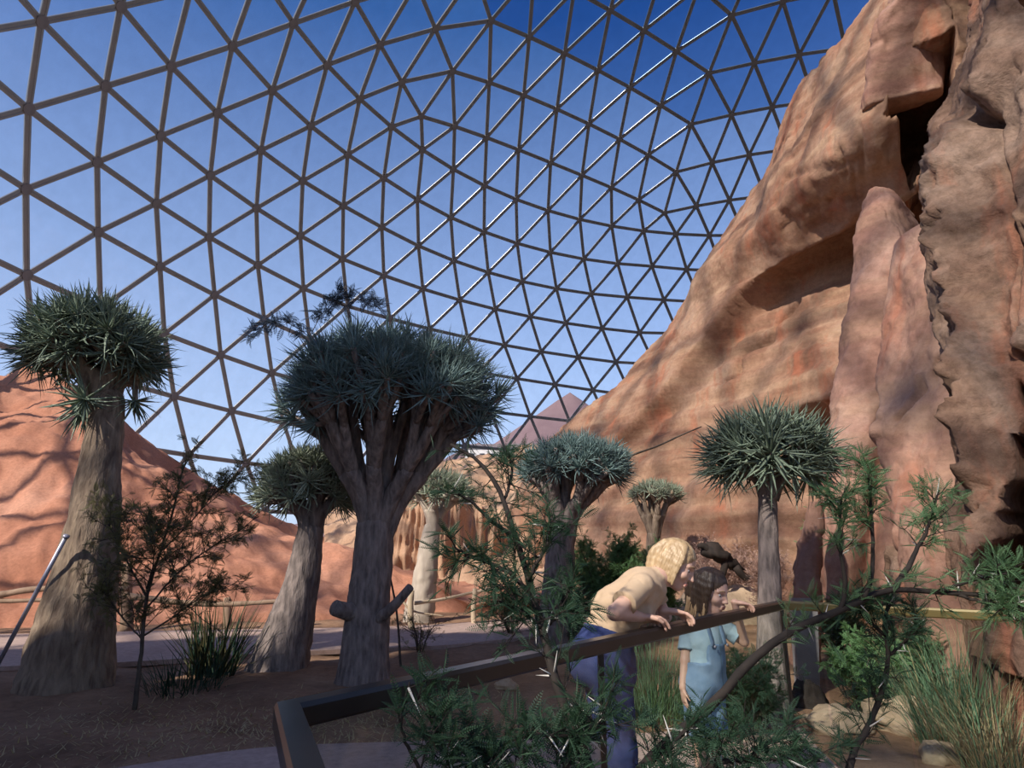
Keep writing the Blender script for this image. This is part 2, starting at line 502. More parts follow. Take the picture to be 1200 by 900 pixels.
# hill seen through the panes
def hill(name, label, cx, cy, rx, ry, h, keys):
    n = 48; m = 18
    V = [];
    for i in range(m):
        f = i / (m - 1)
        for k in range(n):
            t = 2 * np.pi * k / n
            V.append((cx + rx * (1 - f) * math.cos(t), cy + ry * (1 - f) * math.sin(t), h * (f ** 1.15) - 0.6))
    V = np.array(V)
    V[:, 2] += fbm(V * 0.045, 4) * h * 0.06 * (V[:, 2] > 0)
    F = gridfaces(m, n, True)
    return tag(mk(name, V, F, M['hill']), label, 'hill')
hp = at(668, 462, 150)
hill('distant_hill', 'purple brown peaked hill on the horizon outside the dome', hp[0], hp[1], 62, 60, hp[2] + 0.6, None)
hp2 = at(560, 521, 300)
hill('distant_hill', 'low grey brown rise left of the peaked hill outside the dome', hp2[0], hp2[1], 120, 60, hp2[2] + 0.6, None)

# ------------------------------------------------------------------ dunes
def dune(name, label, cat, crest, base, back, mat, amp=0.18, prof=1.15, n=160, m=70, kind=None, seed=0.0):
    """crest / base: rows (px, py, Y); back = how far (m) the lee side runs and how deep it drops"""
    u = np.linspace(0, 1, n)
    C = crv([at(*k) for k in crest], n); B = crv([(ground(k[0], k[1]) if len(k) == 2 else at(*k)) for k in base], n)
    B[:, 2] = np.minimum(B[:, 2], 0.0) - 0.08
    rows = []
    for v in np.linspace(0, 1, m):
        P = B + (C - B) * v
        P[:, 2] = B[:, 2] + (C[:, 2] - B[:, 2]) * v ** prof
        rows.append(P)
    for v in np.linspace(0.08, 1, 14):
        P = C + np.array(back)[None] * v
        P[:, 2] = np.maximum(C[:, 2] * (1 - v), -0.2) if back[2] == 0 else C[:, 2] + back[2] * v
        rows.append(P)
    V = np.array(rows); w = np.ones(V.shape[:2]); w[0] = 0
    nz = fbm(V.reshape(-1, 3) * 0.35 + seed, 5).reshape(w.shape) * amp + fbm(V.reshape(-1, 3) * 1.6 + seed, 4).reshape(w.shape) * amp * 0.28
    V[..., 2] += nz * w
    V[..., 1] -= nz * w * 0.4
    Vf = V.reshape(-1, 3); Ff = gridfaces(V.shape[0], n, False)
    ok = np.hypot(Vf[:, 0] - C_D[0], Vf[:, 1] - C_D[1]) < np.sqrt(np.maximum(0, R_D ** 2 - (Vf[:, 2] - C_D[2]) ** 2)) - 0.6
    Ff = Ff[ok[Ff].all(1)]; us = np.unique(Ff); rm = np.zeros(len(Vf), int); rm[us] = np.arange(len(us))
    o = mk(name, Vf[us], rm[Ff], mat)
    return tag(o, label, cat, None, kind)
dune('sand_dune', 'red sand dune slope lit by the sun behind the left path', 'dune',
     [(-130, 370, 22.0), (-70, 392, 22.2), (0, 414, 22.5), (60, 436, 22), (110, 470, 21), (150, 523, 20.2), (187, 553, 19.5), (225, 580, 19), (283, 607, 18.2), (340, 632, 17.5), (400, 652, 16.8), (460, 668, 16.3), (540, 690, 15.6), (640, 705, 15)],
     [(-200, 742), (-90, 738), (0, 736), (120, 733), (300, 728), (400, 724), (500, 718), (640, 715)], (1.5, 6.5, 0), M['sand'], 0.34, 1.0, seed=2.0)
dune('sand_dune', 'shaded red sand ridge falling to the right behind the sunlit dune', 'dune',
     [(60, 430, 22.6), (112, 470, 22.5), (150, 497, 23.2), (200, 534, 25), (255, 567, 27), (300, 594, 29), (360, 622, 31), (420, 645, 33), (520, 655, 34.5)],
     [(110, 700, 15.5), (170, 690, 17), (230, 690, 19), (280, 690, 21), (330, 690, 23), (380, 690, 25), (430, 690, 27), (480, 690, 29), (560, 690, 31)], (-3, 3.5, 0), M['sand'], 0.2, 1.5, seed=9.0)
dune('sand_dune', 'pale tan sand bank behind the small white trunked tree', 'dune',
     [(380, 600, 38), (440, 572, 38), (500, 545, 37), (560, 532, 36), (620, 520, 35), (690, 506, 33), (780, 520, 30), (860, 540, 28)],
     [(380, 690, 20), (450, 690, 19), (520, 690, 19), (600, 690, 19), (700, 690, 18), (800, 690, 18)], (0, 4, 0), M['tan'], 0.5, 0.9, seed=4.0)

# ------------------------------------------------------------------ paths
def strip(name, label, near, far, mat, z=0.03, n=60, thick=0.06):
    A = np.array([ground(*k, z) for k in near]); B = np.array([ground(*k, z) for k in far])
    A = crv(A, n); B = crv(B, n)
    lo = np.array([0, 0, thick])
    rings = np.stack([A - lo, A, (A * 2 + B) / 3, (A + 2 * B) / 3, B, B - lo], 1)
    V, F = loft(rings, False, False)
    return tag(mk(name, V, F, mat, smooth=False), label, None, None, 'structure')
strip('floor', 'far footpath of pinkish grey concrete below the red dune', [(-200, 790), (0, 781), (140, 776), (300, 766), (420, 760), (520, 756), (600, 748), (700, 738)], [(-200, 746), (0, 743), (140, 740), (300, 737), (420, 735), (520, 731), (600, 725), (700, 720)], M['path'])
strip('floor', 'near footpath of pinkish grey concrete beside the glass railing', [(-60, 1400), (60, 1180), (300, 1080), (700, 1060), (1000, 1010), (1040, 960)], [(60, 912), (180, 893), (320, 875), (500, 868), (700, 862), (850, 852), (930, 846)], M['path'])

# ------------------------------------------------------------------ sandstone cliff
cliff = empty('rock_cliff', (6.0, 9.0, 0))
tag(cliff, 'towering pink and tan sandstone cliff with cracks and overhangs right of the quiver trees', 'cliff')
def seg_dist(p, poly):
    """signed vertical-ish distance of pixels p to an image polyline + closest parameter"""
    poly = np.array(poly, float); best = np.full(len(p), 1e9); par = np.zeros(len(p)); sgn = np.zeros(len(p))
    for k in range(len(poly) - 1):
        a, b = poly[k], poly[k + 1]; d = b - a; L2 = d @ d
        t = np.clip(((p - a) @ d) / L2, 0, 1)
        q = a + t[:, None] * d; dd = np.hypot(*(p - q).T)
        s = np.sign(d[0] * (p[:, 1] - a[1]) - d[1] * (p[:, 0] - a[0]))
        m = dd < best; best[m] = dd[m]; par[m] = (k + t[m]) / (len(poly) - 1); sgn[m] = s[m]
    return best, par, sgn
def facets(P, rs):
    """Voronoi cells, each tilted its own way: planar faces with sharp joints"""
    i = np.floor(P).astype(int); best = np.full(len(P), 1e9); sec = np.full(len(P), 1e9); val = np.zeros(len(P))
    for dx in (-1, 0, 1):
        for dy in (-1, 0, 1):
            for dz in (-1, 0, 1):
                j = (i + (dx, dy, dz)); jj = j & 255
                h = _perm[_perm[_perm[jj[:, 0]] + jj[:, 1]] + jj[:, 2]]
                c = j + 0.5 + 0.42 * _g[h]; d = np.linalg.norm(P - c, axis=1)
                v = np.einsum('ij,ij->i', _g[(h * 7 + 31) & 255], P - c) + 0.6 * _g[(h * 13 + 5) & 255][:, 0]
                m = d < best; sec = np.where(m, best, np.minimum(sec, d)); best = np.where(m, d, best); val = np.where(m, v, val)
    return val, sec - best
def rock(name, rows, depth, mat, nrow=140, nseg=120, sq=0.55, amp=0.25, scale=0.6, fine=0.05, label=None, feat=None, front=0.62, seed=0.0, streaky=1.0, fr=0.35, fac=0.8):
    """closed rock: rows = (py, px_left, Y_left, px_right, Y_right); superellipse sections between the two edges"""
    py = np.linspace(rows[0][0], rows[-1][0], nrow)
    R = spline(rows, py)
    rings = []
    nf = int(nseg * front)
    a = np.concatenate([np.linspace(0, np.pi, nf, endpoint=False), np.linspace(np.pi, 2 * np.pi, nseg - nf, endpoint=False)])
    ca, sa = np.cos(a), np.sin(a)
    ex = sq
    lx = np.sign(ca) * np.abs(ca) ** 0.9; ly = np.sign(sa) * np.abs(sa) ** ex
    for k in range(nrow):
        xl, Yl, xr, Yr = R[k]
        PL, PR = at(xl, py[k], Yl), at(xr, py[k], Yr)
        PR[2] = PL[2] = (PL[2] + PR[2]) / 2 if abs(PL[2] - PR[2]) < 0.3 else PL[2]
        # keep the right edge on its own pixel column at the shared height
        c = (PL + PR) / 2; h = (PR - PL) / 2
        hn = h[:2] / (np.linalg.norm(h[:2]) + 1e-9); nrm = np.array([hn[1], -hn[0], 0.0])   # towards the viewer
        if nrm[:2] @ c[:2] > 0: nrm = -nrm
        dfront = depth * fr; dback = depth
        off = np.where(sa > 0, ly * dfront, ly * dback)
        rings.append(c[None] - lx[:, None] * h[None] + off[:, None] * nrm[None])
    G = np.array(rings)
    Nn = np.cross(np.roll(G, -1, 1) - np.roll(G, 1, 1), np.gradient(G, axis=0))
    Nn /= np.linalg.norm(Nn, axis=2)[..., None] + 1e-9
    cen = G.mean(1, keepdims=True)
    s = np.sign(np.einsum('ijk,ijk->ij', Nn, G - cen)); Nn *= np.where(s == 0, 1, s)[..., None]
    Nn = np.where(np.isfinite(Nn), Nn, 0)
    P = G.reshape(-1, 3)
    st = P * np.array([1, 1, 1 / (1 + streaky)])
    d = amp * fbm(st * scale + seed, 2) + amp * 0.30 * (fbm(st * scale * 2.0 + seed, 2, ridged=True) - 0.6) + fine * fbm(P * 4 + seed, 4)
    # angular facets
    d += amp * 0.5 * np.abs(pnoise(st * scale * 1.3 + seed + 40))
    fv, fe = facets(st * scale * 1.6 + seed + 0.25 * fbm(P * 1.2, 2)[:, None], seed)
    d += fac * amp * fv * sstep(0.0, 0.10, fe) - 0.35 * fac * amp * np.exp(-(fe / 0.035) ** 2)
    fv2, fe2 = facets(st * scale * 4.3 + seed + 0.3 * fbm(P * 3, 2)[:, None], seed)
    d += 0.22 * fac * amp * fv2 * sstep(0.0, 0.12, fe2)
    if feat is not None: d = d + feat(pix(P), P)
    G = G + Nn * d.reshape(nrow, nseg)[..., None]
    if HOLLOW[0] is not None:            # cavity driven straight back into the rock
        G = G + HOLLOW[0].reshape(nrow, nseg)[..., None] * np.array(HOLLOW[1]); HOLLOW[0] = None
    V, F = loft(G)
    o = mk(name, V, F, mat, cliff)
    if label: o['label'] = label
    return o
# the long sloping ridge
CREASE = [(690, 545), (740, 500), (790, 452), (832, 400), (872, 348), (905, 318), (940, 294), (975, 278), (1020, 250), (1060, 225)]
CRACK1 = [(832, 437), (850, 430), (856, 402), (866, 398), (885, 386), (892, 366), (905, 350), (915, 338)]
CRACKS = [[(925, 210), (960, 200), (1000, 185), (1035, 178)], [(945, 245), (985, 228), (1030, 222)], [(1012, 150), (1014, 195)], [(990, 175), (995, 200)]]
HOLLOW = [None, (0.50, 0.86, 0.05)]
def feat_ridge(q, P):
    p = q[:, :2]; out = 0
    dd, t, s = seg_dist(p, CREASE)
    sd = dd * s                                   # positive below the crease
    deep = 0.35 + 0.95 * t
    out = -deep * sstep(-2, 6, sd) * np.exp(-np.maximum(sd, 0) / (70 + 60 * t)) + 0.30 * (0.3 + t) * np.exp(-(sd / 26) ** 2) * (sd < 0)
    d1, t1, s1 = seg_dist(p, CRACK1); out = out - 0.22 * np.exp(-(d1 / 2.2) ** 2) + 0.05 * (s1 > 0) * np.exp(-(d1 / 25) ** 2)
    for c in CRACKS:
        d2, _, s2 = seg_dist(p, c); out = out - 0.10 * np.exp(-(d2 / 3.2) ** 2) + 0.06 * np.exp(-d2 / 14)
    # undercut at the foot behind the tree
    d3, t3, s3 = seg_dist(p, [(900, 488), (940, 472), (985, 462), (1010, 455)])
    out = out - 0.8 * sstep(0, 6, d3 * s3) * (p[:, 0] > 880) * (p[:, 1] < 560)
    # black hollow under the overhanging block
    hol = [(1036, 134), (1046, 60), (1120, 30), (1125, 85), (1112, 120), (1098, 150), (1086, 180), (1068, 212), (1056, 180), (1052, 136)]
    ins = np.zeros(len(p), bool); j = len(hol) - 1
    for i in range(len(hol)):
        (xi, yi), (xj, yj) = hol[i], hol[j]
        ins ^= ((yi > p[:, 1]) != (yj > p[:, 1])) & (p[:, 0] < (xj - xi) * (p[:, 1] - yi) / (yj - yi + 1e-9) + xi); j = i
    front_ = q[:, 2] < 19.5
    dh, _, _ = seg_dist(p, hol + [hol[0]])
    HOLLOW[0] = 3.6 * sstep(0, 7, dh) * (ins & front_)
    # sediment steps
    out = out + 0.05 * np.sin(P[:, 2] * 9 + 3 * pnoise(P * 0.3)) * (sd > 4)
    return out
rock('sloping_ridge', [(-150, 1085, 15.0, 1330, 10), (-60, 1066, 15.2, 1300, 10), (0, 1056, 15.5, 1280, 10), (40, 1049, 15.8, 1260, 10), (78, 1036, 16.2, 1240, 10), (100, 1018, 16.4, 1230, 10), (122, 992, 16.6, 1225, 10), (150, 950, 17, 1220, 10), (190, 922, 17.6, 1210, 10), (232, 902, 18.2, 1200, 10), (285, 868, 19, 1190, 10), (345, 828, 20, 1180, 10), (400, 786, 21, 1170, 12), (460, 728, 22.4, 1160, 12), (490, 690, 23, 1155, 12), (540, 640, 23.6, 1150, 12), (600, 600, 24, 1140, 12), (690, 575, 24, 1130, 12), (730, 570, 24, 1130, 12)],
     5.0, M['cliff'], 330, 330, 0.5, 0.22, 0.35, 0.03, 'long tan ridge with a deep diagonal ledge', feat_ridge, 0.8, 3.0, fr=0.2, fac=0.35)
# overhanging block high up
rock('overhang_block', [(-170, 1075, 12.0, 1180, 10.5), (-60, 1060, 12.0, 1150, 10.5), (0, 1056, 11.8, 1125, 10.3), (28, 1050, 11.6, 1106, 10.2), (46, 1043, 11.5, 1084, 10.2), (60, 1039, 11.5, 1062, 10.4), (80, 1036, 11.5, 1052, 10.6), (110, 1034, 11.5, 1046, 10.8), (138, 1034, 11.5, 1038, 11.0)], 1.0, M['slab'], 120, 90, 0.6, 0.08, 0.9, 0.03, 'orange overhanging block above a black hollow', None, 0.62, 11.0)
# rounded pillar slab
rock('pillar_slab', [(232, 1026, 10.2, 1046, 10.0), (238, 1019, 10.2, 1054, 9.9), (250, 1015, 10.1, 1059, 9.7), (290, 1008, 10.0, 1064, 9.5), (340, 998, 9.8, 1078, 9.2), (400, 988, 9.6, 1088, 9.0), (470, 977, 9.4, 1092, 8.8), (540, 972, 9.2, 1094, 8.6), (600, 966, 9.0, 1096, 8.5), (660, 962, 8.9, 1098, 8.4), (700, 964, 8.85, 1098, 8.35), (716, 972, 8.85, 1090, 8.35)], 1.5, M['slab'], 200, 130, 0.6, 0.12, 0.8, 0.025, 'tall rounded pillar slab',
     lambda q, P: -0.12 * np.exp(-(seg_dist(q[:, :2], [(1058, 300), (1056, 330), (1050, 375), (1048, 430), (1046, 480)])[0] / 2.0) ** 2) - 0.35 * np.exp(-(seg_dist(q[:, :2], [(1040, 500), (1030, 560), (1020, 640), (1010, 720)])[0] / 14) ** 2), 0.62, 21.0, fac=0.3)
# small foot pillars
rock('foot_pillar', [(588, 950, 8.0, 964, 7.9), (600, 944, 8.0, 966, 7.9), (650, 938, 7.9, 962, 7.8), (700, 934, 7.8, 960, 7.7), (780, 930, 7.7, 960, 7.6)], 0.4, M['slab'], 60, 40, 0.7, 0.06, 1.4, 0.02, None, None, 0.62, 31.0)
# leaning slab with a pale broken edge
rock('leaning_slab', [(300, 1072, 8.6, 1110, 7.6), (330, 1064, 8.5, 1124, 7.4), (400, 1056, 8.3, 1138, 7.1), (450, 1046, 8.1, 1146, 6.9), (488, 1034, 8.0, 1152, 6.8), (502, 1035, 7.95, 1153, 6.8), (530, 1049, 7.8, 1156, 6.7), (580, 1060, 7.6, 1160, 6.6), (620, 1070, 7.4, 1164, 6.5), (680, 1094, 7.2, 1168, 6.4), (740, 1118, 7.0, 1172, 6.3), (800, 1135, 6.8, 1176, 6.2)], 1.0, M['slab'], 190, 120, 0.6, 0.11, 0.8, 0.025, 'pink leaning slab with a pale broken edge',
     lambda q, P: -0.10 * np.exp(-(seg_dist(q[:, :2], [(1098, 420), (1070, 460), (1045, 490)])[0] / 2.5) ** 2), 0.62, 41.0, fac=0.35)
rock('foot_boulder', [(640, 1058, 7.9, 1078, 7.6), (660, 1052, 7.9, 1092, 7.5), (700, 1050, 7.8, 1104, 7.3), (760, 1048, 7.7, 1112, 7.1), (810, 1046, 7.6, 1116, 7.0)], 0.7, M['buttress'], 70, 60, 0.7, 0.08, 1.2, 0.02, None, None, 0.62, 51.0)
# near buttress
GAP = [(1152, 430), (1160, 480), (1164, 540), (1165, 600), (1165, 640), (1160, 700)]
def feat_but(q, P):
    p = q[:, :2]
    dg, tg, _ = seg_dist(p, GAP)
    out = np.full(len(p), -0.28)
    HOLLOW[1] = (0.72, 0.69, 0.02); HOLLOW[0] = 1.4 * np.exp(-(dg / (2.0 + 5.5 * sstep(0.1, 0.5, tg))) ** 6) * sstep(0, 0.25, tg) * (q[:, 2] < 7.5)
    # ragged red rib along the left edge
    dr, tr_, sr = seg_dist(p, [(1098, 150), (1090, 230), (1096, 310), (1112, 400), (1126, 480), (1140, 580), (1150, 680)])
    out = out + 0.20 * np.exp(-(dr / 16) ** 2) + 0.12 * np.exp(-(dr / 22) ** 2) * fbm(P * 3.5, 4, ridged=True)
    # pale fin
    df, tf, sf = seg_dist(p, [(1165, -20), (1150, 40), (1130, 85), (1112, 122)])
    out = out + 0.30 * np.exp(-(df / 12) ** 2) * sstep(1.0, 0.8, tf)
    d0, _, _ = seg_dist(p, [(1112, 134), (1124, 134)]); out = out - 0.35 * np.exp(-(d0 / 7) ** 2)
    dc, _, _ = seg_dist(p, [(1128, 140), (1135, 200), (1142, 255), (1150, 330), (1155, 400), (1163, 428), (1180, 418)]); out = out - 0.10 * np.exp(-(dc / 3) ** 2)
    # dark hollow at the top right
    d4, _, s4 = seg_dist(p, [(1172, -40), (1182, 40), (1188, 90), (1200, 70), (1230, 20)])
    inside = (p[:, 0] > 1172 + (p[:, 1] + 40) * 0.12) & (p[:, 1] < 110 - (p[:, 0] - 1186) * 0.9)
    HOLLOW[0] = HOLLOW[0] + 1.8 * inside * sstep(0, 10, d4) * (q[:, 2] < 9.0)
    return out
rock('near_buttress', [(-260, 1160, 8.2, 1520, 4.6), (-120, 1135, 8.0, 1480, 4.6), (0, 1146, 7.8, 1450, 4.6), (60, 1138, 7.6, 1430, 4.55), (110, 1122, 7.5, 1420, 4.5), (170, 1102, 7.4, 1410, 4.45), (200, 1088, 7.3, 1400, 4.4), (250, 1086, 7.1, 1395, 4.4), (310, 1092, 6.9, 1390, 4.3), (380, 1094, 6.7, 1385, 4.3), (440, 1108, 6.5, 1385, 4.2), (520, 1120, 6.3, 1380, 4.2), (600, 1130, 6.1, 1380, 4.1), (700, 1142, 5.9, 1380, 4.0), (800, 1156, 5.7, 1385, 3.9), (880, 1163, 5.6, 1390, 3.8), (960, 1166, 5.5, 1395, 3.7)],
     1.9, M['buttress'], 340, 240, 0.6, 0.17, 0.8, 0.035, 'near brown buttress with a ragged red rib', feat_but, 0.72, 61.0, fac=0.6)
# cliff mass that closes the hollow and carries on to the right, outside the frame
rock('rear_mass', [(-420, 1240, 13, 1700, 9), (-200, 1215, 13, 1680, 9), (-60, 1190, 13.2, 1660, 9), (60, 1180, 13.2, 1640, 9), (140, 1170, 13, 1620, 9), (300, 1150, 12.5, 1600, 9), (500, 1120, 11.5, 1580, 9), (760, 1090, 11, 1560, 9)], 4.0, M['buttress'], 90, 70, 0.6, 0.2, 0.5, 0.03, None, None, 0.62, 71.0)

# unseen rock masses added left of the viewpoint to shade the foreground
def outcrop(label, keys, xc, wb, seed):
    n, m = 150, 64; y = np.linspace(keys[0][0], keys[-1][0], n); top = spline(keys, y)[:, 0]
    th = np.linspace(0, np.pi, m)
    V = np.zeros((n, m, 3))
    for k in range(n):
        w = wb * (0.7 + 0.08 * top[k])
        V[k, :, 0] = xc + np.sign(np.cos(th)) * np.abs(np.cos(th)) ** 0.6 * w; V[k, :, 1] = y[k]; V[k, :, 2] = -0.15 + (top[k] + 0.15) * np.abs(np.sin(th)) ** 0.5
    P = V.reshape(-1, 3) + seed; d = 0.35 * fbm(P * np.array([0.7, 0.7, 0.35]), 4) + 0.12 * facets(P * 0.7, 1)[0]
    V[..., 0] += d.reshape(n, m); V[..., 2] += 0.3 * d.reshape(n, m) * (V[..., 2] > 1)
    Vv, F = loft(V, False, False)
    return tag(mk('added_shade_rock', Vv, F, M['slab']), label, 'rock')
outcrop('tall red rock mass added out of view left of the slanting pole to shade the foreground', [(-7.3, 0.2), (-6.9, 9.4), (-6.2, 10.2), (-5, 10.0), (-3.3, 10.6), (-1.2, 11.2), (0.3, 11.6), (1.0, 10.8), (1.35, 7.4), (1.9, 6.5), (2.9, 5.6), (3.6, 4.5), (4.5, 3.2), (5.4, 1.8), (6.2, 0.2)], -7.7, 0.9, 0.0)
outcrop('second red rock mass added out of view behind the first one to cast shade', [(1.2, 0.2), (1.4, 8.5), (1.7, 11.0), (2.3, 10.2), (3.7, 7.8), (4.6, 5.0), (5.4, 0.2)], -11.2, 0.7, 13.0)

# ------------------------------------------------------------------ quiver trees
def leafmat(name, c1, c2, tip, rough=0.5):
    m, nt, b = nmat(name)
    v = coords(nt); n = noise(nt, v, 7, 4)
    oi = nt.nodes.new('ShaderNodeObjectInfo')
    col = ramp(nt, n, [(0.3, c1), (0.68, c2), (0.95, tip)])
    hv = nt.nodes.new('ShaderNodeHueSaturation')
    mp = nt.nodes.new('ShaderNodeMapRange'); mp.inputs['To Min'].default_value = 0.75; mp.inputs['To Max'].default_value = 1.25
    nt.links.new(oi.outputs['Random'], mp.inputs[0]); nt.links.new(mp.outputs[0], hv.inputs['Value'])
    nt.links.new(col, hv.inputs['Color']); nt.links.new(hv.outputs[0], b.inputs['Base Color'])
    b.inputs['Roughness'].default_value = rough; b.inputs['Specular IOR Level'].default_value = 0.35
    return m
M['aloe'] = leafmat('aloe_leaf', (0.12, 0.165, 0.12), (0.22, 0.28, 0.20), (0.44, 0.43, 0.29))
M['aloe_skylit'] = leafmat('aloe_leaf_skylit', (0.125, 0.195, 0.19), (0.215, 0.31, 0.29), (0.36, 0.44, 0.37))  # blue skylight of the shaded crowns put into the leaf colour
M['aloe_sunlit'] = leafmat('aloe_leaf_sunlit', (0.20, 0.245, 0.175), (0.35, 0.39, 0.28), (0.58, 0.55, 0.40))  # paler leaf copy, sunlight on the crowns painted in
M['bark'] = simple('quiver_bark', (0.11, 0.075, 0.055), (0.33, 0.25, 0.175), 11, 0.85, 1.0, vscale=(1.4, 1.4, 0.35), bdist=0.05)
M['bark_dark'] = simple('quiver_bark_dark', (0.10, 0.082, 0.075), (0.31, 0.25, 0.22), 12, 0.85, 1.0, vscale=(1.5, 1.5, 0.4), bdist=0.04)
M['bark_sunlit'] = simple('quiver_bark_sunlit', (0.36, 0.30, 0.24), (0.55, 0.47, 0.37), 5, 0.8, 0.5, vscale=(1.4, 1.4, 0.35), bdist=0.04)  # bark whitened, the sun on the trunk is in the colour

def rosette_mesh(name, nl, L, w, mat, r, droop=0.0, spread=(8, 98)):
    G = Geo(); seg = 5
    for k in range(nl):
        f = (k + 0.5) / nl
        tilt = math.radians(spread[0] + (spread[1] - spread[0]) * f ** 0.8 + r.uniform(-9, 9))
        az = k * 2.399963 + r.uniform(-0.25, 0.25)
        ll = L * r.uniform(0.75, 1.15) * (0.75 + 0.35 * f)
        bend = r.uniform(-1.0, 0.15) + droop * f * 1.6      # towards the axis / drooping
        side = r.uniform(-0.5, 0.5)
        s = np.linspace(0, 1, seg)
        ang = tilt + bend * s ** 1.3
        step = ll / (seg - 1)
        px_ = np.concatenate([[0], np.cumsum(np.sin((ang[1:] + ang[:-1]) / 2) * step)])
        pz_ = np.concatenate([[0], np.cumsum(np.cos((ang[1:] + ang[:-1]) / 2) * step)])
        py_ = side * ll * s ** 2 * 0.5
        wid = w * (1 - s ** 1.7) * (0.85 + 0.5 * s * (1 - s)) + 0.0012
        tx, tz = np.sin(ang), np.cos(ang); nx, nz = -np.cos(ang), np.sin(ang)
        C = np.stack([px_, py_, pz_], 1); Nn = np.stack([nx, 0 * s, nz], 1)
        Sd = np.array([0, 1.0, 0])
        rings = np.stack([C + Sd * wid[:, None] / 2 + Nn * wid[:, None] * 0.16, C - Sd * wid[:, None] / 2 + Nn * wid[:, None] * 0.16, C - Nn * wid[:, None] * 0.26], 1)
        ca, sa = math.cos(az), math.sin(az)
        Rz = np.array([[ca, -sa, 0], [sa, ca, 0], [0, 0, 1]])
        V, F = loft(rings, True, False)
        G.add(V @ Rz.T, F)
    o = G.build(name, mat, None, True, (0, 0, 0)); me = o.data
    bpy.data.objects.remove(o)
    return me

def quiver_tree(label, base, top, rb, rt, crown_c, crown_r, n_ros, leaf, leafw, lmat, bmat, seed, lo=-0.25, prim=6, nl=34, bend=(0, 0), droop=0.0, extra=(), stub=None, minr=0.03, flare=1.6, knobs=0.10, bf=0.62, wind=(0, 0, 0), low=0.06, rough=0.04):
    r = random.Random(seed); rn = np.random.default_rng(seed)
    base, top, cc, cr = [np.array(x, float) for x in (base, top, crown_c, crown_r)]
    t0 = empty('quiver_tree', base)
    tag(t0, label, 'tree', 'quiver trees in the dome')
    H = top[2] - base[2]
    mid = (base + top) / 2 + np.array([bend[0], bend[1], 0])
    P = crv([base - np.array([0, 0, 0.12]), base + (mid - base) * 0.25, mid, top - (top - mid) * 0.2, top], 48)
    s = np.linspace(0, 1, 48)
    rad = rt + (rb - rt) * (1 - s) ** flare
    rad[-4:] *= np.array([0.97, 0.88, 0.70, 0.42])
    G = Geo()
    V, F = tube(P, rad, 32, 0.0)
    # furrowed, peeling bark
    ax = np.repeat(P, 32, 0); n0 = len(ax)
    d = V[:n0] - ax; rr = np.linalg.norm(d, axis=1)[:, None]
    dn = d / (rr + 1e-9)
    nz = fbm((V[:n0] * np.array([1, 1, 0.35])) * 5 / max(rb, 0.25) * 0.35 + seed, 4, ridged=True) * knobs + fbm(V[:n0] * 9 + seed, 3) * knobs * 0.35
    V[:n0] += dn * rr * nz[:, None]
    G.add(V, F); G.build('trunk', bmat, t0)
    # rosette anchors on the crown shell
    A = []
    ga = 2.399963
    for k in range(n_ros):
        zf = lo + (1 - lo) * (k + 0.5) / n_ros
        rad_ = math.sqrt(max(0, 1 - zf * zf)); a = k * ga + r.uniform(-0.2, 0.2)
        sh = r.uniform(0.80, 1.0 + rough)
        A.append(cc + cr * np.array([rad_ * math.cos(a), rad_ * math.sin(a), zf]) * sh)
    A = np.array(A + [np.array(e, float) for e in extra])
    nrm = (A - cc) / cr ** 1.3; nrm /= np.linalg.norm(nrm, axis=1)[:, None]
    # cluster into primaries by direction from the fork
    D = (A - top) / np.linalg.norm(A - top, axis=1)[:, None]
    D2 = D * np.array([1, 1, 0.6])
    cen = D2[rn.choice(len(A), prim, replace=False)]
    for _ in range(15):
        lab = np.argmax(D2 @ cen.T / (np.linalg.norm(cen, axis=1)[None] + 1e-9), 1)
        cen = np.array([D2[lab == c].mean(0) if (lab == c).any() else cen[c] for c in range(prim)])
    for c in range(prim):
        ids = np.where(lab == c)[0]
        if not len(ids): continue
        m = A[ids].mean(0)
        n1 = top + (m - top) * 0.48; n1[2] -= low * np.linalg.norm(m - top)
        n1 = n1 + np.array([r.uniform(-1, 1), r.uniform(-1, 1), 0]) * 0.05
        ra = max(minr, rt * bf * (0.75 + 0.5 * len(ids) / (len(A) / prim)))
        ra = min(ra, rt * 0.8)
        B = Geo()
        pts = crv([top - np.array([0, 0, rt * 1.2]) + (n1 - top) * np.array([.12, .12, 0]), top + (n1 - top) * np.array([.5, .5, .4]), n1], 9)
        V, F = tube(pts, np.linspace(ra * 1.15, ra * 0.8, 9), 12, 0.12, 6); B.add(V, F)
        # secondaries
        k2 = max(1, min(4, len(ids) // 3))
        order = ids[np.argsort(np.arctan2(A[ids][:, 1] - m[1], A[ids][:, 0] - m[0]))]
        for grp in np.array_split(order, k2):
            m2 = A[grp].mean(0)
            n2 = n1 + (m2 - n1) * 0.55; n2[2] -= 0.03
            r2 = ra * 0.62
            V, F = tube(crv([n1 - (n1 - top) * 0.12, n1 + (n2 - n1) * 0.5 + np.array([0, 0, -0.02]), n2], 7), np.linspace(r2 * 1.2, r2 * 0.85, 7), 9, 0.12, 6); B.add(V, F)
            for i in grp:
                tip = A[i]; ctrl = n2 + (tip - n2) * 0.55 + np.array([0, 0, -0.03])
                V, F = tube(crv([n2 - (n2 - n1) * 0.1, ctrl, tip + nrm[i] * leaf * 0.12], 6), np.linspace(r2 * 0.72, max(0.012, r2 * 0.5), 6), 7, 0.1, 7); B.add(V, F)
        B.build('branch', bmat, t0)
    if stub is not None:
        for (p0, p1, q0) in stub:
            V, F = tube(crv([p0, (np.array(p0) + np.array(p1)) / 2 + np.array([0, 0, -0.03]), p1], 8), np.linspace(q0 * 1.3, q0 * 0.85, 8), 12, 0.12, 6)
            mk('branch_stub', V, F, bmat, t0)
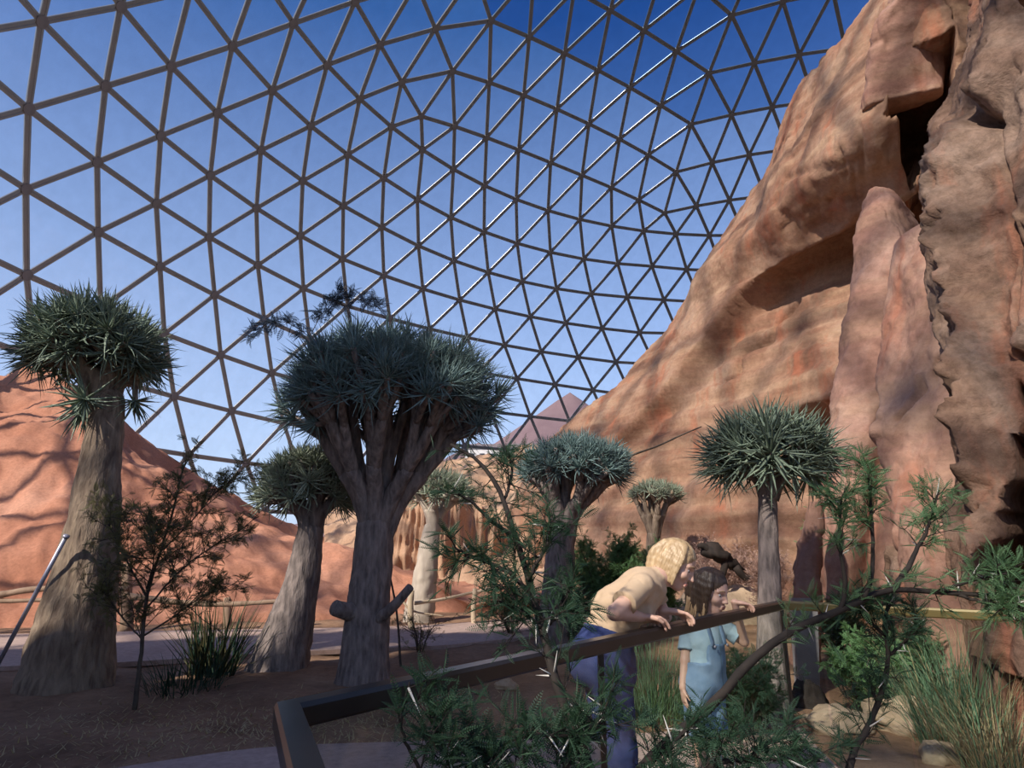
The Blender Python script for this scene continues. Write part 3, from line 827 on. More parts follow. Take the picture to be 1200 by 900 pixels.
    var = [rosette_mesh('rosette', nl, leaf, leafw, lmat, random.Random(seed * 10 + k), droop) for k in range(4)]
    for i in range(len(A)):
        axis = nrm[i] * 0.62 + np.array([0, 0, 0.62]) * (1 if nrm[i][2] > -0.1 else 0.35) + rn.normal(0, 0.16, 3) + np.array(wind)
        Bf = frame(axis, rn.normal(size=3)); sc = r.uniform(0.85, 1.12)
        T = Matrix([list(Bf[k] * sc) + [A[i][k]] for k in range(3)] + [[0, 0, 0, 1]])
        inst('rosette', var[i % 4], t0, T)
    return t0

def crown(px, py, Y): return at(px, py, Y)
# tall tree at the left edge
b1 = ground(76, 800); Y1 = b1[1]
quiver_tree('tall quiver tree with thick flaking trunk and windswept crown beside the slanting pole', b1, at(128, 455, Y1 + 0.15), 0.44, 0.165, at(110, 412, Y1 + 0.2), (0.68, 0.64, 0.46), 62, 0.44, 0.036, M['aloe'], M['bark'], 11, lo=-0.45, prim=6, nl=38, bend=(0.05, 0), droop=0.45, bf=0.5, wind=(-0.22, -0.05, -0.1),
            extra=[at(96, 482, Y1 + 0.05), at(158, 470, Y1 + 0.2), at(100, 468, Y1 - 0.15)])
# stout leaning tree behind
b2 = ground(326, 780); Y2 = b2[1]
quiver_tree('short quiver tree with stout leaning trunk and pale dense crown left of the forked tree', b2, at(366, 612, Y2 + 0.1), 0.36, 0.15, at(360, 576, Y2 + 0.2), (0.56, 0.54, 0.48), 60, 0.31, 0.030, M['aloe_sunlit'], M['bark_dark'], 12, lo=-0.35, prim=5, nl=36, bend=(0.05, 0))
# central forked tree
b3 = ground(425, 792); Y3 = b3[1]
quiver_tree('broad umbrella quiver tree forking into many dark branches at the centre of the hall', b3, at(441, 606, Y3 + 0.1), 0.30, 0.215, at(456, 468, Y3 + 0.15), (1.12, 1.05, 0.70), 170, 0.42, 0.024, M['aloe_skylit'], M['bark_dark'], 13, lo=-0.30, prim=10, nl=40, bend=(0.0, 0), minr=0.05, flare=2.5, bf=0.40, low=0.12, rough=0.12, extra=[at(345, 490, Y3), at(352, 470, Y3 - .2), at(372, 495, Y3 - .3), at(572, 482, Y3), at(560, 500, Y3 - .2), at(545, 505, Y3 + .2), at(582, 462, Y3 + .1), at(335, 478, Y3 + .3)],
            stub=[(at(440, 728, Y3 - 0.1), at(481, 688, Y3 - 0.35), 0.055), (at(425, 715, Y3), at(392, 712, Y3 - 0.3), 0.10)], knobs=0.07)
# small sunlit tree at the back
b4 = ground(490, 727); Y4 = b4[1]
quiver_tree('small quiver tree with sunlit whitish trunk standing behind the branch fence', b4, at(508, 612, Y4), 0.30, 0.16, at(515, 580, Y4 + 0.1), (0.62, 0.6, 0.42), 36, 0.36, 0.036, M['aloe_sunlit'], M['bark_sunlit'], 14, lo=-0.3, prim=5, nl=30, flare=1.2)
# dark tree behind the woman
b5 = ground(648, 752); Y5 = b5[1]
quiver_tree('dark quiver tree with flat bluish crown rising behind the bending person', b5, at(660, 610, Y5), 0.26, 0.20, at(676, 552, Y5 + 0.1), (0.84, 0.80, 0.46), 90, 0.34, 0.028, M['aloe_skylit'], M['bark_dark'], 15, lo=-0.3, prim=7, nl=34, bf=0.45, low=0.1)
# pale little tree below the ridge
b6 = ground(762, 722); Y6 = b6[1]
quiver_tree('little pale quiver tree with bare ribbed branches at the foot of the ridge', b6, at(766, 622, Y6), 0.16, 0.13, at(768, 585, Y6 + 0.1), (0.56, 0.5, 0.34), 34, 0.26, 0.028, M['aloe_sunlit'], M['bark'], 16, lo=0.05, prim=8, nl=26)
# tree in front of the cliff
b7 = ground(905, 832); Y7 = b7[1]
quiver_tree('quiver tree with curling grey green leaves and smooth trunk in front of the cliff', b7, at(899, 572, Y7 + 0.2), 0.165, 0.085, at(900, 536, Y7 + 0.2), (0.44, 0.42, 0.30), 46, 0.42, 0.034, M['aloe'], M['bark_dark'], 17, lo=-0.6, prim=5, nl=30, droop=0.5, rough=0.15, flare=2.2, knobs=0.06)

# ------------------------------------------------------------------ glass railing
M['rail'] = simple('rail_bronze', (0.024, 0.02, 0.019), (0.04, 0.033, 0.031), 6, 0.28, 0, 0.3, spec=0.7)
M['rail_sunlit'] = simple('rail_sunlit', (0.20, 0.155, 0.05), (0.27, 0.21, 0.075), 6, 0.4, 0, 0.2, spec=0.5)  # lighter yellowish rail copy, sunlight painted into the base colour
M['rglass'] = glassmat('rail_glass', (0.94, 0.975, 0.955), 0.04)
RZ = 1.07
def rp(px, py): return ground(px, py, RZ)
c0, c1, c2 = rp(338, 823), rp(915, 704), rp(1172, 716)
d01 = (c1 - c0) / np.linalg.norm(c1 - c0)
cm = rp(372, 930)
cm = c0 + (cm - c0) * 2.0
rail = empty('glass_railing', (c0[0], c0[1], 0))
tag(rail, 'low glass railing with flat dark handrail in front of the two visitors', 'railing')
def bar(a, b, w, h, mat, name, n0=None, n1=None):
    """bevelled bar whose ends are cut on planes n0, n1 (mitres)"""
    a, b = np.array(a), np.array(b); x = (b - a) / np.linalg.norm(b - a)
    z = np.array([0, 0, 1.0]); y = np.cross(z, x); y /= np.linalg.norm(y); z = np.cross(x, y)
    cs = [(-1, -.75), (-.8, -1), (.8, -1), (1, -.75), (1, .6), (.8, 1), (-.8, 1), (-1, .6)]
    rings = []
    for p, n in ((a, n0), (b, n1)):
        n = x if n is None else n; rr = []
        for u, v in cs:
            q = p + y * u * w / 2 + z * v * h / 2; rr.append(q + x * (((p - q) @ n) / (x @ n)))
        rings.append(rr)
    V, F = loft(np.array(rings))
    return mk(name, V, F, mat, rail, False)
dz = np.array([0, 0, -0.026])
u_ = lambda p, q: (q - p) / np.linalg.norm(q - p)
m0 = u_(cm, c0) + u_(c0, c1); m1 = u_(c0, c1) + u_(c1, c2)
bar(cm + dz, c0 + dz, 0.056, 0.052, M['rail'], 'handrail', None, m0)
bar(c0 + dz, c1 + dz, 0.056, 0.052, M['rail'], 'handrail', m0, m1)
o = bar(c1 + dz, c2 + dz, 0.056, 0.052, M['rail_sunlit'], 'handrail', m1, None); o['label'] = 'olive handrail section with sunlight put into its colour'
def onrail(A, B, px):
    """point of the segment A-B that shows at photo column px"""
    lo, hi = 0.0, 1.0
    for _ in range(40):
        m = (lo + hi) / 2
        if (pix(A + (B - A) * m)[0, 0] < px) == (pix(A)[0, 0] < pix(B)[0, 0]): lo = m
        else: hi = m
    return A + (B - A) * lo
def panes(A, B, cuts, post_at=()):
    P = [A] + [onrail(A, B, c) for c in cuts] + [B]
    x = (B - A) / np.linalg.norm(B - A); y = np.array([-x[1], x[0], 0])
    for k in range(len(P) - 1):
        a, b = P[k] + x * 0.008, P[k + 1] - x * 0.008
        V = np.array([[q[0] + y[0] * s, q[1] + y[1] * s, z] for z in (0.06, RZ - 0.052) for q in (a, b) for s in (-0.006, 0.006)])
        F = np.array([[0, 1, 3, 2], [4, 6, 7, 5], [0, 2, 6, 4], [1, 5, 7, 3], [0, 4, 5, 1], [2, 3, 7, 6]])
        mk('glass_pane', V, F, M['rglass'], rail, False)
    bs = (P[0] + P[-1]) / 2
    a, b = A.copy(), B.copy(); a[2] = b[2] = 0.045
    bar(a, b, 0.05, 0.07, M['rail'], 'base_channel')
    for q in post_at:
        p = onrail(A, B, q); V, F = box((p[0], p[1], RZ / 2), (0.022, 0.022, RZ - 0.06)); mk('post', V, F, M['rail'], rail, False)
panes(cm, c0, [])
panes(c0, c1, [560, 703, 841], (703,))
panes(c1, c2, [958, 1047], ())
V, F = box((c1[0], c1[1], RZ / 2), (0.018, 0.018, RZ - 0.06)); mk('post', V, F, M['rail'], rail, False)

# ------------------------------------------------------------------ slanting pole, fence, stumps
M['steel'] = simple('blue_grey_steel', (0.33, 0.33, 0.40), (0.42, 0.42, 0.50), 9, 0.4, 0, 0.4)
M['wood'] = simple('weathered_wood', (0.20, 0.13, 0.085), (0.36, 0.25, 0.17), 7, 0.85, 0.6, vscale=(1, 1, 0.3))
M['wood_pale'] = simple('pale_peeled_wood', (0.42, 0.32, 0.21), (0.58, 0.46, 0.32), 7, 0.8, 0.5, vscale=(1, 1, 0.3))
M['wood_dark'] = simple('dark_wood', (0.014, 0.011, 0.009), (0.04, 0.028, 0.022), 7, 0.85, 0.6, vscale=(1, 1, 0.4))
pole = empty('slanting_pole', ground(-14, 800))
tag(pole, 'blue grey metal pole propped at a slant against the thick trunk', 'pole')
pa, pb = ground(-14, 800), at(78, 628, Y1 - 0.38)
V, F = tube([pa, pb], 0.022, 12); mk('shaft', V, F, M['steel'], pole)
V, F = cyl(14, 0.07, 0.07, 0.0, 0.02); mk('foot_plate', V + pa, F, M['steel'], pole)
V, F = tube([pb - (pb - pa) * 0.012, pb + (pb - pa) * 0.004], 0.032, 12); mk('end_cap', V, F, M['steel'], pole)

def fence(label, posts, rails, mat, grp='branch fences'):
    t = empty('branch_fence', ground(posts[0][0], posts[0][2])); tag(t, label, 'fence', grp)
    for (px, ytop, ybot, r) in posts:
        g0 = ground(px, ybot); g0[2] -= 0.08; tp = at(px + random.uniform(-2, 2), ytop, g0[1])
        V, F = tube(crv([g0, (g0 + tp) / 2 + np.array([random.uniform(-.03, .03), 0, 0]), tp], 8), np.linspace(r * 1.1, r * 0.9, 8), 9, 0.18, 9)
        mk('fence_post', V, F, mat, t)
    for pts, r in rails:
        V, F = tube(crv([at(*p) for p in pts], 18), np.linspace(r, r * 0.7, 18), 8, 0.22, 8)
        mk('fence_rail', V, F, mat, t)
    return t
Yf = ground(483, 738)[1]
Yg = ground(556, 731)[1]
fence('pale peeled branch fence along the path in front of the small sunlit tree', [(483, 692, 739, 0.055), (556, 690, 732, 0.05), (610, 688, 728, 0.045)],
      [([(486, 707, Yf), (520, 702, (Yf + Yg) / 2), (556, 694, Yg), (585, 690, Yg)], 0.035), ([(555, 697, Yg), (580, 688, Yg + .2), (625, 694, Yg + .4)], 0.032), ([(470, 702, Yf), (484, 716, Yf), (520, 722, Yf + 0.2)], 0.02)], M['wood_pale'])
Yd = 11.2
fence('dark crooked branch fence below the red dune', [(150, 660, 738, 0.10), (268, 700, 736, 0.07), (-30, 690, 740, 0.06), (345, 702, 734, 0.06)],
      [([(-60, 702, Yd), (0, 697, Yd), (45, 690, Yd), (110, 691, Yd), (150, 690, Yd)], 0.06), ([(-60, 706, Yd), (20, 704, Yd), (80, 702, Yd), (150, 700, Yd)], 0.04), ([(150, 698, Yd), (210, 706, Yd), (268, 708, Yd), (305, 706, Yd), (345, 704, Yd)], 0.05)], M['wood'])

# ------------------------------------------------------------------ boulders and lower right bits
M['boulder'] = sandmat('sandy_boulder', (0.40, 0.29, 0.19), (0.50, 0.37, 0.25), (0.58, 0.45, 0.32), 1.5, 0.5)
def boulder(name, label, c, r, mat, seed, cat='boulder', grp=None, flat=0.6):
    n, m = 40, 24
    th = np.linspace(0.02, np.pi - 0.02, m)[:, None]; ph = np.linspace(0, 2 * np.pi, n, endpoint=False)[None]
    D = np.stack([np.sin(th) * np.cos(ph), np.sin(th) * np.sin(ph), np.cos(th) * np.ones_like(ph)], -1)
    k = 1 + 0.30 * fbm(D.reshape(-1, 3) * 1.3 + seed, 3).reshape(m, n) + 0.05 * fbm(D.reshape(-1, 3) * 6 + seed, 3).reshape(m, n)
    V = D * k[..., None] * np.array(r) + np.array(c)
    V, F = loft(V)
    return tag(mk(name, V, F, mat), label, cat, grp)
def gb(px, py, dz=0.0):
    p = ground(px, py); p[2] += dz; return p
boulder('boulder', 'flat sandy boulder in the sun behind the olive handrail section', gb(1068, 848), (0.36, 0.32, 0.17), M['boulder'], 1.0)
boulder('boulder', 'long low sandy boulder at the foot of the smooth quiver trunk', gb(985, 848), (0.27, 0.24, 0.12), M['boulder'], 2.0)
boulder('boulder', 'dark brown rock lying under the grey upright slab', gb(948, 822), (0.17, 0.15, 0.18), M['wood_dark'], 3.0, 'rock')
boulder('boulder', 'small pale stone on the soil left of the thorny stem', gb(592, 805), (0.12, 0.10, 0.07), M['boulder'], 4.0, 'stone')
boulder('boulder', 'sandy boulder half buried beside the tall grass clump', gb(1104, 888), (0.15, 0.13, 0.11), M['boulder'], 5.0)
# grey upright slab
M['slate'] = simple('grey_slate', (0.20, 0.175, 0.18), (0.27, 0.24, 0.24), 5, 0.9, 0.3)
Ys = ground(944, 818)[1] + 0.25
q = [at(929, 702, Ys), at(958, 702, Ys - .05), at(962, 835, Ys - .05), at(938, 835, Ys)]
g0 = np.array(q); n0 = np.array([0, 0.10, 0])
rings = np.array([g0, g0 + n0]); rings += 0.01 * fbm(rings.reshape(-1, 3) * 5, 3).reshape(2, 4, 1)
V, F = loft(rings); tag(mk('stone_slab', V, F, M['slate'], smooth=False), 'grey upright stone slab behind the smooth quiver trunk', 'slab')
# charred log and dry twigs under the brush
Yl = ground(850, 728)[1]
lg = empty('charred_log', (at(846, 662, Yl)[0], Yl, 0.6)); tag(lg, 'black charred forked log lying on the rock bank behind the child', 'log')
V, F = tube(crv([at(822, 648, Yl), at(838, 646, Yl - .2), at(852, 656, Yl - .1), at(872, 668, Yl)], 14), [0.07, 0.10, 0.13, 0.15, 0.16, 0.15, 0.15, 0.14, 0.12, 0.11, 0.10, 0.08, 0.06, 0.04], 14, 0.9, 4); mk('log_body', V, F, M['wood_dark'], lg)
for p in ([(838, 650), (826, 640), (818, 640)], [(850, 652), (846, 676), (842, 694)], [(862, 664), (872, 676), (884, 676)]):
    V, F = tube(crv([at(x, y, Yl - 0.15) for x, y in p], 8), np.linspace(0.09, 0.04, 8), 9, 0.7, 5); mk('log_limb', V, F, M['wood_dark'], lg)
# low rock bank behind child and woman
def bank(name, label, c, r, mat, seed): return boulder(name, label, c, r, mat, seed, 'rock')
bank('rock_bank', 'low sandy rock bank under the charred log', np.array([at(862, 700, Yl)[0], Yl + 0.5, 0.0]), (1.15, 0.8, 0.62), M['boulder'], 8.0)
# red ribbed rock wall far behind the small tree
def ribs():
    n, m = 140, 40
    A = crv([at(425, 680, 21), at(470, 680, 20.5), at(520, 680, 20.5), at(570, 680, 21), at(600, 680, 22)], n)
    top = spline([(0, 1.6), (0.2, 2.6), (0.5, 3.0), (0.8, 2.7), (1, 1.4)], np.linspace(0, 1, n))[:, 0]
    V = []
    for j in range(m):
        v = j / (m - 1); P = A.copy()
        f = min(1, v / 0.7)
        P[:, 2] = -0.1 + top * f; P[:, 1] += 0.5 * f + (1.6 * (v - 0.7) / 0.3 if v > 0.7 else 0)
        V.append(P)
    V = np.array(V); pts = V.reshape(-1, 3)
    d = 0.45 * fbm(pts * np.array([1.6, 0.6, 0.15]), 3, ridged=True) + 0.12 * fbm(pts * 2, 3)
    V[..., 1] -= d.reshape(m, n); V[..., 2] += 0.2 * fbm(pts * 0.8, 3).reshape(m, n) * np.linspace(0, 1, m)[:, None]
    return tag(mk('ribbed_rock', V.reshape(-1, 3), gridfaces(m, n, False), M['tan']), 'tan ribbed rock wall behind the small sunlit tree', 'rock')
ribs()
# houses outside
M['white'] = simple('white_render', (0.62, 0.60, 0.58), (0.72, 0.70, 0.68), 2, 0.8)
M['roof'] = simple('dark_roof', (0.16, 0.13, 0.12), (0.22, 0.18, 0.17), 2, 0.8)
M['wglass'] = simple('dark_window', (0.03, 0.04, 0.05), (0.05, 0.06, 0.08), 2, 0.2)
def house(label, px, py, Y, w, h, d):
    p = at(px, py, Y); t = empty('house', (p[0], p[1], -0.3)); tag(t, label, 'house', 'houses outside the dome')
    z0 = -0.3; H = p[2] - z0 
    V, F = box((p[0], p[1], z0 + H / 2), (w, d, H)); mk('wall', V, F, M['white'], t, False)
    x0, y0 = p[0], p[1]; z1 = z0 + H
    V = np.array([[x0 - w * .55, y0 - d * .55, z1], [x0 + w * .55, y0 - d * .55, z1], [x0 + w * .55, y0 + d * .55, z1], [x0 - w * .55, y0 + d * .55, z1], [x0 - w * .55, y0, z1 + h], [x0 + w * .55, y0, z1 + h]])
    mk('roof', V, [np.array([[0, 1, 5, 4], [2, 3, 4, 5], [3, 2, 1, 0]]), np.array([[0, 4, 3], [1, 2, 5]])], M['roof'], t, False)
    for k in (-.3, 0, .3):
        V, F = box((x0 + k * w, y0 - d / 2 - .02, z1 - 1.3), (w * .14, .1, 1.3)); mk('window', V, F, M['wglass'], t, False)
house('white house low on the field left of the peaked hill', 566, 528, 76, 4.0, 0.8, 4)
house('white house with long roof nearer the peaked hill', 618, 527, 80, 4.6, 0.8, 4)

# ------------------------------------------------------------------ feathery shrubs, thorn branches, grass
def greenmat(name, c1, c2, trans=0.25):
    m, nt, b = nmat(name)
    v = coords(nt); n = noise(nt, v, 9, 3)
    nt.links.new(ramp(nt, n, [(0.3, c1), (0.7, c2)]), b.inputs['Base Color'])
    b.inputs['Roughness'].default_value = 0.6; b.inputs['Specular IOR Level'].default_value = 0.25
    o = nt.nodes.get('Material Output'); tl = nt.nodes.new('ShaderNodeBsdfTranslucent'); mx = nt.nodes.new('ShaderNodeMixShader')
    tl.inputs['Color'].default_value = (c2[0] * 1.3, c2[1] * 1.4, c2[2] * 0.8, 1); mx.inputs[0].default_value = trans
    nt.links.new(b.outputs[0], mx.inputs[1]); nt.links.new(tl.outputs[0], mx.inputs[2]); nt.links.new(mx.outputs[0], o.inputs['Surface'])
    return m
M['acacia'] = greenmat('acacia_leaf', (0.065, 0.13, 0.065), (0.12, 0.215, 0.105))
M['acacia_shaded'] = greenmat('acacia_leaf_shaded', (0.02, 0.05, 0.03), (0.042, 0.088, 0.048))  # darker leaf copy with shade put into the green
M['acacia_lit'] = greenmat('acacia_leaf_sunlit', (0.10, 0.20, 0.085), (0.17, 0.29, 0.13))  # brighter leaf copy with sunlight put into the green
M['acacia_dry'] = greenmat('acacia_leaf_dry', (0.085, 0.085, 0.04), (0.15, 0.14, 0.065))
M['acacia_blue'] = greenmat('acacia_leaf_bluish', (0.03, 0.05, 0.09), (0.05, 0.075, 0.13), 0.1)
M['twig'] = simple('twig_bark', (0.05, 0.04, 0.032), (0.11, 0.085, 0.065), 12, 0.85, 0.4)
M['twig_dark'] = simple('thorn_bark', (0.014, 0.011, 0.010), (0.035, 0.027, 0.022), 12, 0.85, 0.4)
M['thorn'] = simple('thorn_white', (0.50, 0.48, 0.44), (0.68, 0.66, 0.60), 20, 0.5)
M['grass'] = greenmat('grass_blade', (0.13, 0.25, 0.14), (0.24, 0.38, 0.23))
M['straw'] = greenmat('straw_blade', (0.36, 0.28, 0.15), (0.52, 0.42, 0.25))
M['drybrush'] = simple('dry_brush', (0.36, 0.22, 0.17), (0.50, 0.34, 0.27), 9, 0.9)

def leaf_template(pairs, lw=0.13, ll=0.30, taper=0.5):
    V, F = [], []
    for k in range(pairs):
        x = 0.12 + 0.86 * k / (pairs - 1) if pairs > 1 else 0.5
        L = ll * (1 - taper * abs(2 * (k / max(1, pairs - 1)) - 0.7) ** 2)
        for s in (-1, 1):
            b = np.array([x, 0, 0]); d = np.array([0.38, s * 0.92, 0.12]); w = np.array([0.92, -s * 0.38, 0.0]) * lw * 0.5
            n = len(V)
            V += [b, b + d * L * 0.5 + w, b + d * L, b + d * L * 0.5 - w]; F.append([n, n + 1, n + 2, n + 3])
    n = len(V)
    V += [np.array([0, -0.012, 0]), np.array([0, 0.012, 0]), np.array([1.0, 0.0, 0.0]), np.array([0.5, 0, 0.012])]; F.append([n, n + 1, n + 2, n + 3])
    return np.array(V), np.array(F)
TPL = leaf_template(9); TPL_BIG = leaf_template(7, 0.17, 0.36); TPL_S = leaf_template(5, 0.22, 0.34); TPL_F = leaf_template(9, 0.085, 0.27); TPL_N = leaf_template(11, 0.045, 0.17)
def leaves(G, P, D, S, tpl, rn, flat=0.5):
    P, D, S = np.asarray(P), np.asarray(D), np.asarray(S)
    if not len(P): return
    D = D / (np.linalg.norm(D, axis=1)[:, None] + 1e-9)
    up = rn.normal(0, flat, (len(P), 3)) + np.array([0, 0, 1.0])
    Y = np.cross(up, D); Y /= np.linalg.norm(Y, axis=1)[:, None] + 1e-9; Z = np.cross(D, Y)
    V0, F0 = tpl
    droop = -0.22 * V0[:, 0] ** 2
    V = P[:, None] + S[:, None, None] * (V0[None, :, :1] * D[:, None] + V0[None, :, 1:2] * Y[:, None] + (V0[None, :, 2:3] + droop[None, :, None]) * Z[:, None])
    nv = len(V0); F = (F0[None] + (np.arange(len(P)) * nv)[:, None, None]).reshape(-1, 4)
    G.add(V.reshape(-1, 3), F)
THORN = None
def thorn_mesh():
    global THORN
    if THORN is None:
        V, F = tube([(0, 0, 0), (0, 0, 0.5), (0, 0, 1)], [0.045, 0.03, 0.004], 6)
        o = mk('thorn', V, F, M['thorn'], None, True, (0, 0, 0)); THORN = o.data; bpy.data.objects.remove(o)
    return THORN
def shrub(name, label, cat, base, stems, lmat, bmat, seed, leaf=0.09, tpl=TPL, twig=(0.12, 0.35), ntw=10, sub=3, lpt=7, upb=0.5, thorns=0, tlen=0.07, group=None, twr=0.004, wild=0.5, minf=0.15):
    """stems: (points, r0, r1[, twig factor]); twigs and pinnate leaves grow along them"""
    rn = np.random.default_rng(seed)
    t = empty(name, base); tag(t, label, cat, group)
    TW, LF = Geo(), Geo(); LP, LD = [], []
    spots = []
    for st in stems:
        pts, r0, r1 = st[:3]; fac = st[3] if len(st) > 3 else 1.0
        C = crv(pts, 24); jit = rn.normal(0, 0.0012, C.shape) * (r0 / 0.01) ** 0.3; jit[0] = 0; C = C + jit
        V, F = tube(C, np.linspace(r0, r1, 24), 9, 0.15, 14); mk('stem', V, F, bmat, t)
        L = np.linalg.norm(np.diff(C, axis=0), axis=1).sum()
        T = np.gradient(C, axis=0); T /= np.linalg.norm(T, axis=1)[:, None]
        for k in range(int(ntw * fac)):
            f = minf + (1 - minf) * (k + rn.random()) / max(1, int(ntw * fac)); i = min(23, int(f * 23))
            d = T[i] * 0.55 + rn.normal(0, wild, 3) + np.array([0, 0, upb * rn.random()])
            d /= np.linalg.norm(d); ln = rn.uniform(*twig) * (1.15 - 0.5 * f)
            p0 = C[i]; p1 = p0 + d * ln * 0.5; p2 = p1 + (d + np.array([0, 0, 0.35 * upb]) + rn.normal(0, 0.18, 3)) * ln * 0.5
            pc = crv([p0, p1, p2], 7)
            V, F = tube(pc, np.linspace(twr, twr * 0.4, 7), 5); TW.add(V, F)
            spots.append((p0, d))
            tw = [(pc, ln)]
            for j in range(sub):
                a = pc[rn.integers(2, 6)]; d2 = d + rn.normal(0, 0.6, 3); d2 /= np.linalg.norm(d2); l2 = ln * rn.uniform(0.3, 0.6)
                qc = np.array([a + d2 * l2 * s for s in np.linspace(0, 1, 4)]); qc[:, 2] += 0.15 * upb * l2 * np.linspace(0, 1, 4) ** 2
                V, F = tube(qc, np.linspace(twr * 0.6, twr * 0.3, 4), 4); TW.add(V, F); tw.append((qc, l2))
            for c, l in tw:
                tt = np.gradient(c, axis=0)
                for j in range(max(2, int(lpt * (0.5 + rn.random()) * (1 if l > ln * 0.9 else 0.6)))):
                    i2 = min(len(c) - 1, 1 + rn.integers(0, len(c) - 1)); dd = tt[i2] / (np.linalg.norm(tt[i2]) + 1e-9) * 0.5 + rn.normal(0, 0.6, 3) + np.array([0, 0, 0.25 * upb])
                    LP.append(c[i2]); LD.append(dd)
    if TW.n: tag(TW.build('twigs', bmat, t), kind='stuff')
    if LP and lmat is not None:
        leaves(LF, LP, LD, leaf * rn.uniform(0.7, 1.25, len(LP)), tpl, rn)
        tag(LF.build('foliage', lmat, t, False), kind='stuff')
    if thorns:
        me = thorn_mesh()
        for k in range(thorns):
            p, d = spots[rn.integers(0, len(spots))]
            z = np.cross(d, rn.normal(size=3)) + d * 0.2; B = frame(z, rn.normal(size=3)); s = tlen * rn.uniform(0.6, 1.25)
            inst('thorn', me, t, Matrix([list(B[i] * s) + [p[i]] for i in range(3)] + [[0, 0, 0, 1]]))
    return t
A = lambda Y, *pp: [at(x, y, Y) for x, y in pp]
def A3(*pp): return [at(*p) for p in pp]
def AG(first, *pp):
    g = ground(*first); g[2] -= 0.05
    return [g] + [at(*p) for p in pp]

# left feathery acacia in front of the dune
gL = ground(158, 828); yL = gL[1]
shrub('acacia_shrub', 'thin feathery acacia with sparse brownish leaves between the two thick trunks at the left', 'shrub', gL,
      [(AG((158, 828), (165, 770, yL), (172, 700, yL), (190, 640, yL), (205, 590, yL), (215, 545, yL + .2)), 0.022, 0.006), (A3((170, 715, yL), (210, 670, yL - .2), (250, 640, yL - .2), (292, 615, yL - .1)), 0.010, 0.004, 0.8), (A3((172, 700, yL), (150, 660, yL + .1), (130, 620, yL + .2), (118, 600, yL + .3)), 0.010, 0.004, 0.7),
       (A3((168, 745, yL), (200, 725, yL), (235, 700, yL), (262, 690, yL)), 0.010, 0.004, 0.7), (A3((185, 650, yL), (225, 610, yL), (250, 580, yL), (275, 560, yL)), 0.008, 0.003, 0.8), (A3((167, 750, yL), (140, 720, yL - .1), (120, 690, yL - .1)), 0.008, 0.003, 0.6), (A3((172, 690, yL), (180, 650, yL - .3), (165, 600, yL - .3)), 0.007, 0.003, 0.8)],
      M['acacia_dry'], M['twig'], 21, 0.085, TPL_F, (0.15, 0.5), 26, 4, 7, 0.4, twr=0.005, minf=0.25, group='feathery acacias')
# yucca like clump
def blades(name, label, cat, base, n, L, w, mat, seed, spread=0.5, rad=0.15, bend=0.6, part='blade', group=None, mats=None, seg=6, stuff=True):
    rn = np.random.default_rng(seed); t = empty(name, base); tag(t, label, cat, group)
    Gs = {}
    for k in range(n):
        a = rn.uniform(0, 2 * np.pi); rr = rad * math.sqrt(rn.random()); p = np.array(base) + np.array([math.cos(a) * rr, math.sin(a) * rr, -0.02])
        az = a + rn.normal(0, 0.7); tilt = abs(rn.normal(0, spread)); ll = L * rn.uniform(0.5, 1.1); b = bend * rn.uniform(0.3, 1.4)
        s = np.linspace(0, 1, seg); ang = tilt + b * s ** 1.5
        st = ll / (seg - 1)
        hx = np.concatenate([[0], np.cumsum(np.sin((ang[1:] + ang[:-1]) / 2) * st)]); hz = np.concatenate([[0], np.cumsum(np.cos((ang[1:] + ang[:-1]) / 2) * st)])
        dirh = np.array([math.cos(az), math.sin(az), 0]); sd = np.array([-math.sin(az), math.cos(az), 0])
        C = p + hx[:, None] * dirh + hz[:, None] * np.array([0, 0, 1.0])
        wd = (w * (1 - s ** 2) * (0.6 + 0.8 * s * (1 - s)) + 0.0006)[:, None]
        nn = np.stack([-np.cos(ang)[:, None] * dirh[None], ], 0)[0] + np.sin(ang)[:, None] * np.array([0, 0, 1.0])
        V = np.stack([C + sd * wd / 2, C - sd * wd / 2, C + nn * wd * 0.25], 1)
        mt = mat if mats is None else mats[rn.choice(len(mats), p=None)]
        G = Gs.setdefault(mt.name, (Geo(), mt))[0]
        V2, F2 = loft(V, True, False); G.add(V2, F2)
    for G, mt in Gs.values():
        tag(G.build(part, mt, t), kind='stuff')
    return t
gy = ground(248, 790)
blades('spiky_plant', 'spiky strap leaved plant in shade left of the stout leaning trunk', 'plant', gy, 150, 0.95, 0.028, M['acacia_dry'], 31, 0.42, 0.25, 0.35, 'strap_leaf', mats=[M['acacia_dry'], M['acacia_shaded']])
blades('spiky_plant', 'low dark grassy tuft at the foot of the feathery acacia', 'plant', ground(215, 808), 120, 0.4, 0.016, M['acacia_shaded'], 32, 0.6, 0.35, 0.6, 'strap_leaf')
# slender acacia whose tip rises above the central crown
gS = ground(470, 778); yS = gS[1]
shrub('acacia_shrub', 'slender bluish acacia whose tip rises over the broad umbrella crown', 'shrub', gS,
      [(AG((470, 778), (462, 700, yS + .4), (430, 560, yS + .55), (395, 460, yS + .1), (372, 415, yS - .3), (352, 392, yS - .5)), 0.016, 0.005, 0.0), (A3((372, 415, yS - .3), (362, 395, yS - .5), (335, 378, yS - .6), (312, 380, yS - .65), (292, 398, yS - .7)), 0.006, 0.003, 1.0), (A3((362, 397, yS - .45), (375, 372, yS - .5), (392, 352, yS - .5), (400, 340, yS - .5)), 0.006, 0.003, 0.8), (A3((380, 365, yS - .5), (405, 352, yS - .5), (428, 352, yS - .5), (446, 362, yS - .5)), 0.006, 0.003, 0.9)],
      M['acacia_blue'], M['twig'], 22, 0.15, TPL_F, (0.06, 0.16), 22, 1, 4, 0.2, twr=0.003, minf=0.3, group='feathery acacias')
